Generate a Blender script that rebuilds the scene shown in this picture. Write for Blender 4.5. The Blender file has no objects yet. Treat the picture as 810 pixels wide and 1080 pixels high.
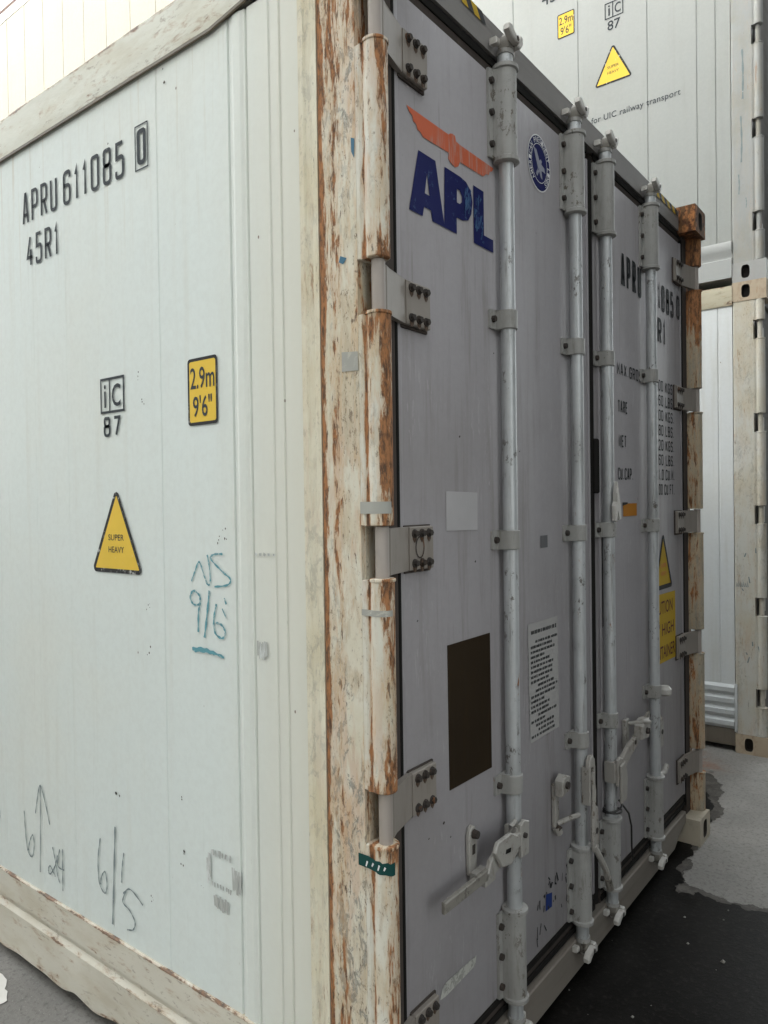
import bpy, bmesh, math, random
from mathutils import Vector, Matrix
random.seed(7)
S = bpy.context.scene
COL = S.collection
R = math.radians

# ------------------------------------------------------------------ camera
CAM_POS = (-1.204, -0.931, 1.578)
YAW, PITCH, ROLL, FPX = 0.91063, -0.0128, -0.01382, 778.1
cd = bpy.data.cameras.new('camera')
cam = bpy.data.objects.new('camera', cd); COL.objects.link(cam); S.camera = cam
f = Vector((math.sin(YAW)*math.cos(PITCH), math.cos(YAW)*math.cos(PITCH), math.sin(PITCH)))
r = Vector((math.cos(YAW), -math.sin(YAW), 0)); u = r.cross(f)
r2 = math.cos(ROLL)*r + math.sin(ROLL)*u; u2 = -math.sin(ROLL)*r + math.cos(ROLL)*u
M = Matrix((r2, u2, -f)).transposed().to_4x4(); M.translation = Vector(CAM_POS)
cam.matrix_world = M
cd.sensor_fit = 'VERTICAL'; cd.sensor_height = 24.0; cd.lens = FPX/1080*24.0
cd.clip_start = 0.02; cd.clip_end = 2000

# ------------------------------------------------------------------ light
SUN_EL, SUN_ROT = R(22.5), math.atan2(-0.86, 0.51)
W = bpy.data.worlds.new('World'); S.world = W; W.use_nodes = True
sky = W.node_tree.nodes.new('ShaderNodeTexSky'); sky.sky_type = 'NISHITA'; sky.sun_disc = False
sky.sun_elevation = SUN_EL; sky.sun_rotation = SUN_ROT; sky.dust_density = 3.0; sky.air_density = 1.0
bg = W.node_tree.nodes['Background']; bg.inputs[1].default_value = 0.15
hs = W.node_tree.nodes.new('ShaderNodeHueSaturation'); hs.inputs['Saturation'].default_value = 0.18   # milky, hazy sky
tint = W.node_tree.nodes.new('ShaderNodeMix'); tint.data_type = 'RGBA'; tint.blend_type = 'MULTIPLY'; tint.inputs[0].default_value = 1.0; tint.inputs[7].default_value = (.985, 1.0, .955, 1)
W.node_tree.links.new(sky.outputs[0], hs.inputs['Color']); W.node_tree.links.new(hs.outputs[0], tint.inputs[6])
W.node_tree.links.new(tint.outputs[2], bg.inputs[0])
sd = bpy.data.lights.new('sun', 'SUN'); sd.energy = 2.0; sd.angle = R(0.5); sd.color = (1.0, 0.9, 0.76)
so = bpy.data.objects.new('sun', sd); COL.objects.link(so)
sv = Vector((math.sin(SUN_ROT)*math.cos(SUN_EL), math.cos(SUN_ROT)*math.cos(SUN_EL), math.sin(SUN_EL)))
so.rotation_euler = sv.to_track_quat('Z', 'Y').to_euler(); so.location = (-20, 20, 20)
S.view_settings.view_transform = 'Standard'; S.view_settings.look = 'None'
S.view_settings.exposure = 2.70; S.view_settings.gamma = 1.0; S.view_settings.use_curve_mapping = False

# ------------------------------------------------------------------ material graph helper
class G:
    def __init__(s, name):
        s.m = bpy.data.materials.new(name); s.m.use_nodes = True
        s.t = s.m.node_tree; s.b = s.t.nodes['Principled BSDF']
        s.co = s.t.nodes.new('ShaderNodeTexCoord'); s.oi = s.t.nodes.new('ShaderNodeObjectInfo')
        s._xyz = None
    def lk(s, a, b):
        if isinstance(a, (int, float)): b.default_value = a
        elif isinstance(a, tuple):
            b.default_value = (a + (1,))[:len(b.default_value)]
        else: s.t.links.new(a, b)
    def math(s, op, a, b=0.0, c=None, clamp=False):
        n = s.t.nodes.new('ShaderNodeMath'); n.operation = op; n.use_clamp = clamp
        s.lk(a, n.inputs[0]); s.lk(b, n.inputs[1])
        if c is not None: s.lk(c, n.inputs[2])
        return n.outputs[0]
    def mix(s, fac, a, b, blend='MIX'):
        n = s.t.nodes.new('ShaderNodeMix'); n.data_type = 'RGBA'; n.blend_type = blend
        s.lk(fac, n.inputs[0]); s.lk(a, n.inputs[6]); s.lk(b, n.inputs[7]); return n.outputs[2]
    def noise(s, sc=(1, 1, 1), scale=5.0, detail=6.0, rough=0.6, dist=0.0, off=(0, 0, 0), rnd=True):
        mp = s.t.nodes.new('ShaderNodeMapping'); mp.inputs['Scale'].default_value = sc; mp.inputs['Location'].default_value = off
        s.t.links.new(s.co.outputs['Object'], mp.inputs[0])
        n = s.t.nodes.new('ShaderNodeTexNoise'); n.noise_dimensions = '4D'
        n.inputs['Scale'].default_value = scale; n.inputs['Detail'].default_value = detail
        n.inputs['Roughness'].default_value = rough; n.inputs['Distortion'].default_value = dist
        s.t.links.new(mp.outputs[0], n.inputs['Vector'])
        if rnd: s.lk(s.math('MULTIPLY', s.oi.outputs['Random'], 37.0), n.inputs['W'])
        return n.outputs[0]
    def voro(s, sc=(1, 1, 1), scale=5.0):
        mp = s.t.nodes.new('ShaderNodeMapping'); mp.inputs['Scale'].default_value = sc
        s.t.links.new(s.co.outputs['Object'], mp.inputs[0])
        n = s.t.nodes.new('ShaderNodeTexVoronoi'); n.inputs['Scale'].default_value = scale
        s.t.links.new(mp.outputs[0], n.inputs['Vector']); return n.outputs['Distance']
    def step(s, v, lo, hi):           # smooth 0..1 between lo and hi (lo may be > hi)
        n = s.t.nodes.new('ShaderNodeMapRange'); n.interpolation_type = 'SMOOTHSTEP'
        s.lk(v, n.inputs[0]); n.inputs[1].default_value = lo; n.inputs[2].default_value = hi
        if lo > hi:
            n.inputs[1].default_value = hi; n.inputs[2].default_value = lo
            n.inputs[3].default_value = 1; n.inputs[4].default_value = 0
        return n.outputs[0]
    def xyz(s, i):
        if s._xyz is None:
            s._xyz = s.t.nodes.new('ShaderNodeSeparateXYZ'); s.t.links.new(s.co.outputs['Object'], s._xyz.inputs[0])
        return s._xyz.outputs[i]
    def near(s, axis, at, w):         # 1 at coordinate, fading to 0 at distance w
        return s.step(s.math('ABSOLUTE', s.math('SUBTRACT', s.xyz(axis), at)), w, 0.0)
    def bump(s, h, strength=0.3, dist=0.003):
        n = s.t.nodes.new('ShaderNodeBump'); n.inputs['Strength'].default_value = strength; n.inputs['Distance'].default_value = dist
        s.lk(h, n.inputs['Height']); s.t.links.new(n.outputs[0], s.b.inputs['Normal'])
    def out(s, col, rough=0.5, metal=0.0, spec=0.5):
        s.lk(col, s.b.inputs['Base Color']); s.lk(rough, s.b.inputs['Roughness']); s.lk(metal, s.b.inputs['Metallic'])
        s.b.inputs['Specular IOR Level'].default_value = spec; return s.m

RUST = (0.36, 0.150, 0.055); RUSTD = (0.07, 0.03, 0.016); GRIME = (0.10, 0.085, 0.065)

def mat_side(name, base, warm, specks=1.0, warm_y=None, streak=0.35, chalky=False):
    g = G(name)
    n1 = g.noise(scale=1.1, detail=4); n2 = g.noise((7, 7, .35), 3.0, 6); n3 = g.noise((30, 30, 30), 2.0, 5)
    c = g.mix(g.math('MULTIPLY', g.step(n1, .42, .72), .45), base, warm)
    c = g.mix(g.math('MULTIPLY', g.step(n2, .5, .78), streak), c, tuple(v*.80 for v in warm))
    c = g.mix(g.math('MULTIPLY', g.step(g.noise((16, 16, .5), 3.0, 8, .7), .60, .80), .35), c, (.36, .35, .31))
    c = g.mix(g.math('MULTIPLY', g.step(n3, .35, .7), .10), c, (.4, .4, .37))
    if warm_y:
        dr = g.math('MULTIPLY', g.step(g.noise((26, 26, .7), 1.4, 7, .66, .3, off=(7, 2, 1)), .54, .66), g.step(g.xyz(2), 2.1, 2.75))
        c = g.mix(g.math('MULTIPLY', dr, .45), c, (.50, .45, .35))
        c = g.mix(g.step(g.xyz(1), warm_y[0], warm_y[1]), c, g.mix(.75, c, warm_y[2]))
    # scuffs and rust pinpricks
    scr = g.math('MULTIPLY', g.step(g.noise((45, 45, 6), 2.2, 8, .75), .655, .70), g.step(g.noise(scale=2.3, detail=3, off=(3, 1, 7)), .50, .60))
    c = g.mix(g.math('MULTIPLY', scr, .75*specks), c, (.17, .15, .12))
    sp = g.math('MULTIPLY', g.step(g.voro((1, 1, .6), 16), .045, .03), g.step(g.noise(scale=3.5, detail=2, off=(9, 9, 1)), .56, .62))
    c = g.mix(g.math('MULTIPLY', sp, .9*specks), c, (.13, .08, .05))
    g.bump(g.noise((6, 6, 1.2), 2.0, 3), .05, .012)
    if chalky: return g.out(c, .9, 0, .05)          # sun-bleached, chalked paint has no gloss left
    return g.out(c, g.math('ADD', .38, g.math('MULTIPLY', n1, .25)))

def mat_post(name, base, edges, amount=1.0, axis=1, grime=1.0, low=False, zr=None, ends=False):
    """aged cream paint: peeled stretches, grey abrasion, vertical rust runs, strongest near the given coordinates"""
    g = G(name)
    lo = g.noise((7, 7, 2.0), 1.0, 5, off=(5, 5, 5))
    run = g.noise((30, 30, 4.2), 1.5, 9, .70, 1.0)                       # long vertical runs
    flk = g.noise((40, 40, 9), 1.6, 9, .72, .6, off=(4, 2, 1))           # short vertical flakes
    pt = g.noise((10, 10, 3.0), 1.5, 8, .65, .8, off=(1, 7, 3))          # peeled patches
    fine = g.noise((120, 120, 60), 1.5, 6, .75, .3, off=(3, 9, 1))
    c = g.mix(g.math('MULTIPLY', g.step(g.noise(scale=4, detail=6), .4, .65), .6), base, tuple(b*k for b, k in zip(base, (.86, .80, .66))))
    c = g.mix(g.math('MULTIPLY', g.step(pt, .46, .58), .50*grime), c, (.50, .395, .26))
    c = g.mix(g.math('MULTIPLY', g.step(g.math('ADD', flk, g.math('MULTIPLY', g.math('SUBTRACT', pt, .5), .5)), .52, .59), .42*grime), c, (.40, .34, .25))
    pm = g.noise((6, 6, 1.6), 1.2, 4, off=(2, 5, 8))
    if low: pm = g.math('ADD', pm, g.math('MULTIPLY', g.step(g.xyz(2), 1.35, .4), .13))
    c = g.mix(g.math('MULTIPLY', g.step(g.noise((14, 14, 2.2), 1.3, 7, .66, .5, off=(9, 4, 2)), .52, .62), .5*grime), c, (.52, .34, .235))
    ps = g.math('MULTIPLY', g.step(g.noise((26, 26, 12), 1.7, 9, .74, .9, off=(8, 8, 8)), .51, .56), g.step(pm, .48, .60))
    c = g.mix(g.math('MULTIPLY', ps, .8*grime), c, g.mix(g.step(fine, .4, .6), (.30, .29, .26), (.15, .145, .125)))
    c = g.mix(g.math('MULTIPLY', g.step(fine, .55, .68), .30*grime), c, (.22, .17, .11))
    w = 0.0
    for at, wd, k in edges:
        e = g.math('MULTIPLY', g.near(axis, at, wd), k); w = g.math('MAXIMUM', w, e)
    if ends:
        e_ = 0.0
        for z_ in (2.539, 2.653, 1.975, 2.089, 1.415, 1.529, .853, .967): e_ = g.math('MAXIMUM', e_, g.near(2, z_, .11))
        w = g.math('ADD', w, g.math('MULTIPLY', e_, .26))
    if low: thr_hi = g.math('MULTIPLY', g.step(g.xyz(2), 1.4, 2.5), .018)
    if zr: w = g.math('MAXIMUM', w, g.math('MULTIPLY', g.near(2, zr[0], zr[1]), zr[2]))
    thr = g.math('ADD', g.math('ADD', g.math('MULTIPLY', run, .66), g.math('MULTIPLY', flk, .34)), g.math('MULTIPLY', w, .20*amount))
    thr = g.math('ADD', thr, g.math('MULTIPLY', g.math('SUBTRACT', lo, .5), .46))
    if low: thr = g.math('ADD', thr, thr_hi)
    rust = g.step(thr, .595, .64)
    halo = g.step(thr, .49, .63)
    c = g.mix(g.math('MULTIPLY', halo, .60*min(1, amount)), c, (.56, .38, .22))
    rc = g.mix(g.step(g.noise((45, 45, 12), 2.5, 8, .72), .43, .62), RUST, RUSTD)
    c = g.mix(g.math('MULTIPLY', rust, .93*min(1, amount+.3)), c, rc)
    ch = g.step(g.math('ADD', g.noise((30, 30, 8), 2.4, 9, .74, .4, off=(7, 1, 4)), g.math('MULTIPLY', w, .05*amount)), .625, .645)
    c = g.mix(g.math('MULTIPLY', ch, .9*min(1, .35+grime*.6)), c, (.095, .055, .034))
    sp2 = g.step(g.math('ADD', g.noise((70, 70, 28), 1.8, 8, .75, .5, off=(6, 3, 9)), g.math('MULTIPLY', g.math('SUBTRACT', pt, .5), .35)), .585, .615)
    c = g.mix(g.math('MULTIPLY', sp2, .75*grime), c, (.15, .105, .07))
    hgt = g.math('SUBTRACT', g.math('MULTIPLY', flk, .4), g.math('ADD', g.math('MULTIPLY', rust, .5), g.math('ADD', g.math('MULTIPLY', ch, .7), g.math('MULTIPLY', ps, .3))))
    g.bump(g.math('ADD', hgt, g.math('MULTIPLY', fine, .2)), .6, .003)
    return g.out(c, g.math('ADD', .50, g.math('MULTIPLY', rust, .35)), 0, .3)

def mat_rail(name, base, zs, corner=False):
    g = G(name)
    c = g.mix(g.math('MULTIPLY', g.step(g.noise((3, 3, 9), 1.6, 6), .42, .7), .55), base, tuple(v*k for v, k in zip(base, (.78, .72, .62))))
    st = g.noise((12, 5, 16), 2.2, 9, .7, .4)
    w = 0.0
    for at, wd, k in zs: w = g.math('MAXIMUM', w, g.math('MULTIPLY', g.near(2, at, wd), k))
    t = g.math('ADD', st, g.math('MULTIPLY', w, .2))
    if corner: t = g.math('ADD', t, g.math('MULTIPLY', g.step(g.xyz(1), .75, .30), .11))
    c = g.mix(g.math('MULTIPLY', g.step(t, .55, .65), .6), c, (.40, .28, .18))
    c = g.mix(g.math('MULTIPLY', g.step(t, .635, .68), .9), c, g.mix(g.step(g.noise((40, 40, 40), 1.5, 6), .4, .6), (.19, .085, .04), (.075, .045, .03)))
    sc = g.math('MULTIPLY', g.step(g.noise((10, 10, 34), 2.0, 9, .75, .5, off=(3, 3, 3)), .56, .60), g.step(g.noise(scale=2.2, detail=3), .46, .56))
    c = g.mix(g.math('MULTIPLY', sc, .6), c, (.25, .20, .15))
    g.bump(g.math('SUBTRACT', g.noise((3, 2, 4), 2.5, 5), g.math('MULTIPLY', g.step(t, .66, .72), .25)), .5, .008)
    return g.out(c, .5)

def mat_paint(name, base, dirt=(.18, .16, .13), amt=.4, chip=.68, chipc=(.12, .09, .07), rough=.5, streak=(8, 8, .5), rust=0.0, metal=0.0, bump=.15, spec=.5, wavy=False):
    g = G(name)
    n1 = g.noise(scale=2.2, detail=5); st = g.noise(streak, 2.6, 8, .68, .2)
    c = g.mix(g.math('MULTIPLY', g.step(n1, .4, .75), amt*.5), base, dirt)
    c = g.mix(g.math('MULTIPLY', g.step(st, .50, .76), amt), c, dirt)
    fine = g.noise((40, 40, 40), 1.5, 6, .7)
    c = g.mix(g.math('MULTIPLY', g.step(fine, .35, .75), amt*.22), c, tuple(v*.6 for v in base))
    ch = g.math('MULTIPLY', g.step(g.noise((30, 30, 16), 1.8, 8, .75, .3, off=(2, 6, 1)), chip, chip+.02), g.step(g.noise(scale=5, detail=2), .45, .6))
    c = g.mix(g.math('MULTIPLY', ch, .85), c, chipc)
    if rust:
        rn = g.noise((14, 14, 4), 2.0, 9, .7, .5, off=(5, 2, 8))
        c = g.mix(g.step(rn, .66-rust, .74-rust), c, g.mix(g.step(g.noise((30, 30, 30), 1.2, 6), .4, .6), RUST, RUSTD))
    if wavy:      # scrapes and runs across a big sheet
        sc = g.math('MULTIPLY', g.step(g.noise((60, 60, 9), 1.4, 8, .7, .8, off=(1, 1, 5)), .57, .61), g.step(g.noise(scale=2.6, detail=3, off=(6, 1, 2)), .50, .60))
        c = g.mix(g.math('MULTIPLY', sc, .35), c, tuple(v*1.35 for v in base))
        rn = g.math('MULTIPLY', g.step(g.noise((28, 28, .8), 1.6, 7, .66, .3, off=(2, 9, 2)), .60, .70), g.step(g.noise(scale=1.7, detail=3, off=(3, 3, 9)), .48, .60))
        c = g.mix(g.math('MULTIPLY', rn, .55), c, (.12, .095, .075))
        g.bump(g.math('SUBTRACT', g.math('ADD', g.noise(scale=2.4, detail=2, off=(4, 4, 4)), g.math('MULTIPLY', n1, .3)), g.math('MULTIPLY', ch, .1)), .35, .012)
    else: g.bump(g.math('SUBTRACT', n1, g.math('MULTIPLY', ch, .4)), bump, .01)
    return g.out(c, g.math('ADD', rough, g.math('MULTIPLY', g.math('SUBTRACT', st, .5), .25)), metal, spec)

def mat_decal(name, base, wear=.62, under=(.4, .4, .41), rough=.45, wearamt=.8, scratch=(25, 25, 25)):
    """painted or stuck-on marking: scratched through in places"""
    g = G(name)
    n = g.noise(scratch, 1.6, 9, .75, .5, rnd=False); lo = g.noise(scale=6, detail=3, rnd=False)
    m = g.math('MULTIPLY', g.step(n, wear-.02, wear+.03), g.step(lo, .42, .56))
    c = g.mix(g.math('MULTIPLY', g.step(lo, .4, .7), .25), base, tuple(v*.72 for v in base))
    c = g.mix(g.math('MULTIPLY', m, wearamt), c, under)
    return g.out(c, max(rough, .6), 0, .12)

SIDEC = (.68, .735, .715)
M_ = {
 'side': mat_side('white_panel_paint', SIDEC, (.70, .69, .61), 1.0, (.60, .22, (.64, .62, .53))),
 'edge': mat_post('cream_edge_paint', (.69, .655, .53), [(.205, .03, .0)], .25, 1, .35),
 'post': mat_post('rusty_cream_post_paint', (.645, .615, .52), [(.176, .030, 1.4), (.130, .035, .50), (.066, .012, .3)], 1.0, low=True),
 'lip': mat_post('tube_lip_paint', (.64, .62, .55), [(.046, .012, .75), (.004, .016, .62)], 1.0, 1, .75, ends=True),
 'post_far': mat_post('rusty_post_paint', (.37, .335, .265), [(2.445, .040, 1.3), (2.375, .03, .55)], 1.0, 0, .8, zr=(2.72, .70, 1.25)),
 'pin': mat_paint('hinge_pin_paint', (.36, .32, .29), (.2, .16, .13), .5, .66),
 'toprail': mat_rail('cream_top_rail_paint', (.66, .66, .58), [(2.889, .018, 1.0), (2.757, .012, .5)], True),
 'botrail': mat_rail('beige_bottom_rail_paint', (.60, .57, .49), [(.309, .008, .75), (.185, .012, .35), (.045, .03, .5)]),
 'sealant': mat_paint('old_sealant', (.12, .10, .07), (.25, .2, .12), .5),
 'door': mat_paint('grey_door_paint', (.330, .313, .325), (.20, .182, .17), .70, .665, (.09, .08, .07), .52, (9, 9, .6), spec=.35, wavy=True),
 'header': mat_paint('grey_header_paint', (.20, .188, .178), (.10, .09, .08), .6, .7, (.1, .08, .06), .6, (.6, 8, 8), spec=.25),
 'sill': mat_paint('brown_grey_sill_paint', (.20, .178, .152), (.12, .09, .07), .7, .66, (.1, .06, .04), .6, (.6, 8, 8)),
 'rubber': mat_paint('black_rubber', (.014, .013, .012), (.03, .027, .024), .5, .72, rough=.8, spec=.1),
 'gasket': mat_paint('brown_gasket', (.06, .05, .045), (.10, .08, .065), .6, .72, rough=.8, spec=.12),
 'hinge': mat_paint('hinge_paint', (.25, .222, .195), (.14, .11, .085), .55, .65, (.08, .05, .035), .5, (12, 12, 1.5)),
 'bolt': mat_paint('dark_bolt', (.045, .04, .037), (.06, .035, .02), .8, .6, rough=.7, metal=.0, rust=.06, spec=.2),
 'rod': mat_paint('galvanised_rod', (.52, .535, .545), (.15, .14, .125), .85, .565, (.09, .075, .06), .42, (36, 36, 2.6), spec=.45, rust=.04, metal=.32),
 'hous': mat_paint('painted_housing', (.33, .325, .31), (.15, .135, .115), .8, .565, (.10, .08, .06), .5, (24, 24, 4), spec=.35, rust=.03),
 'cam': mat_paint('worn_cam_metal', (.50, .485, .455), (.25, .2, .16), .7, .57, (.14, .1, .07), .42, (20, 20, 9)),
 'handle': mat_paint('handle_metal', (.34, .325, .30), (.15, .12, .095), .8, .565, (.1, .075, .05), .48, (16, 16, 9)),
 'grip': mat_paint('worn_grip', (.22, .205, .18), (.1, .085, .07), .8, .55, (.05, .04, .03), .6, (16, 30, 16)),
 'rusty': mat_paint('rusted_casting', (.15, .075, .032), (.025, .012, .008), .95, .58, (.04, .02, .012), .75, (9, 9, 5), rust=.17, bump=.5, spec=.2),
 'dimcast': mat_paint('cream_casting', (.52, .46, .36), GRIME, .5, .62, (.1, .06, .04), .6, (9, 9, 5), rust=.0, bump=.3),
 'hole': mat_paint('casting_cavity', (.03, .027, .024), (.06, .035, .02), .5, .7, rough=.8),
 'rod_blue': None,
 'ink': mat_decal('black_lettering', (.045, .052, .06), .64, (.55, .57, .57), wearamt=.7),
 'inkd': mat_decal('black_door_lettering', (.03, .032, .034), .62, (.28, .28, .28), wearamt=.55),
 'navy': mat_decal('navy_logo_paint', (.010, .013, .085), .585, (.09, .16, .27), .4, .5),
 'red': mat_decal('orange_red_logo_paint', (.53, .125, .062), .515, (.40, .26, .22), .5, .6, (60, 60, 4)),
 'yellow': mat_decal('yellow_label', (.78, .53, .075), .63, (.72, .66, .52), wearamt=.6),
 'yellowd': mat_decal('dull_yellow_label', (.46, .30, .02), .66, (.4, .36, .28), wearamt=.5),
 'border': mat_decal('black_label_border', (.035, .035, .037), .57, (.55, .55, .52), wearamt=.85, scratch=(45, 45, 30)),
 'paper': mat_decal('paper_label', (.38, .37, .36), .66, (.4, .4, .4)),
 'greysq': mat_decal('faded_grey_patch', (.43, .415, .42), .66, (.3, .29, .29)),
 'greytape': mat_decal('old_grey_tape', (.36, .36, .33), .55, (.55, .52, .45), .5, .7),
 'film': mat_decal('torn_label_residue', (.46, .455, .42), .50, (.22, .22, .20), .5, .8, (35, 35, 35)),
 'plate': mat_paint('dark_bronze_plate', (.020, .012, .005), (.045, .028, .012), .6, .70, (.3, .2, .12), .6, (12, 12, 2), spec=.15),
 'dgrey': mat_decal('dark_grey_sticker', (.13, .13, .135), .62, (.25, .25, .25)),
 'bird': mat_decal('faded_white_print', (.30, .31, .36), .52, (.05, .06, .14), .5, .8, (60, 60, 60)),
 'bluewear': mat_decal('worn_blue_paint', (.055, .115, .23), .5, (.02, .03, .12), .5, .8, (60, 60, 20)),
 'orange': mat_decal('orange_tag', (.42, .17, .02), .62, (.3, .2, .1)),
 'blue': mat_decal('blue_tag', (.02, .04, .16), .62, (.1, .12, .2)),
 'green': mat_decal('green_tape', (.012, .06, .055), .62, (.3, .3, .28)),
 'white': mat_decal('white_marking', (.70, .70, .70), .66, (.2, .2, .25)),
 'pencil': mat_decal('pencil_mark', (.20, .24, .25), .60, (.6, .62, .62), .6, .7, (60, 60, 60)),
 'chalk': mat_decal('blue_green_crayon', (.13, .32, .37), .54, (.6, .63, .62), .6, .8, (60, 60, 60)),
 'scuff': mat_decal('graphite_smudge', (.42, .43, .41), .50, (.68, .71, .70), .6, .95, (60, 60, 8)),
 'stain': mat_decal('rust_run', (.085, .055, .038), .56, (.22, .19, .165), .6, .8, (90, 90, 50)),
 'wire': mat_paint('black_wire', (.02, .02, .02)),
 'roof': mat_paint('roof_sheet', (.5, .5, .48), (.3, .28, .25), .5),
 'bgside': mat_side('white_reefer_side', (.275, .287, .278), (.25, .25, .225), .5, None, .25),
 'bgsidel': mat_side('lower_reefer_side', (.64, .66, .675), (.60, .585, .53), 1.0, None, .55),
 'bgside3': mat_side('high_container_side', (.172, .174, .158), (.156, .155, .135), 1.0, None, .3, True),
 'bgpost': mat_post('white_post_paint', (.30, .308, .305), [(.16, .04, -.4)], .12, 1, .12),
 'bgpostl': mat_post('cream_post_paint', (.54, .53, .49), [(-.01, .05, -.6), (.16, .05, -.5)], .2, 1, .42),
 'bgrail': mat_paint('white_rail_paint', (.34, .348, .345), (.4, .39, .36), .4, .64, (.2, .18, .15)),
 'bgraill': mat_rail('stained_cream_rail', (.50, .46, .35), [(2.885, .03, .8), (2.78, .03, .4)]),
 'bgdark': mat_paint('dirty_base_rail', (.17, .145, .115), (.08, .065, .05), .7, .62, (.05, .04, .03)),
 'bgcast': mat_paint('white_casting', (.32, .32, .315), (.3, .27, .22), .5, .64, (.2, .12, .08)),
 'bgcastl': mat_paint('rusty_cream_casting', (.45, .37, .27), (.2, .1, .06), .7, .62, (.12, .06, .04), .7, (9, 9, 5), rust=.04),
 'kick': mat_paint('white_kick_plate', (.56, .58, .59), (.35, .35, .34), .6, .62, (.2, .17, .14), .5, (5, 5, 12)),
 'pink': mat_paint('faded_pink_paint', (.46, .36, .36), (.3, .22, .2), .5),
 'rowred': mat_paint('dark_blue_grey_paint', (.075, .085, .095), (.05, .05, .05), .5),
 'rowgrey': mat_paint('grey_container_paint', (.66, .67, .66), (.5, .49, .46), .5),  # pale, so the added left row bounces light onto the side wall
}

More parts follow.
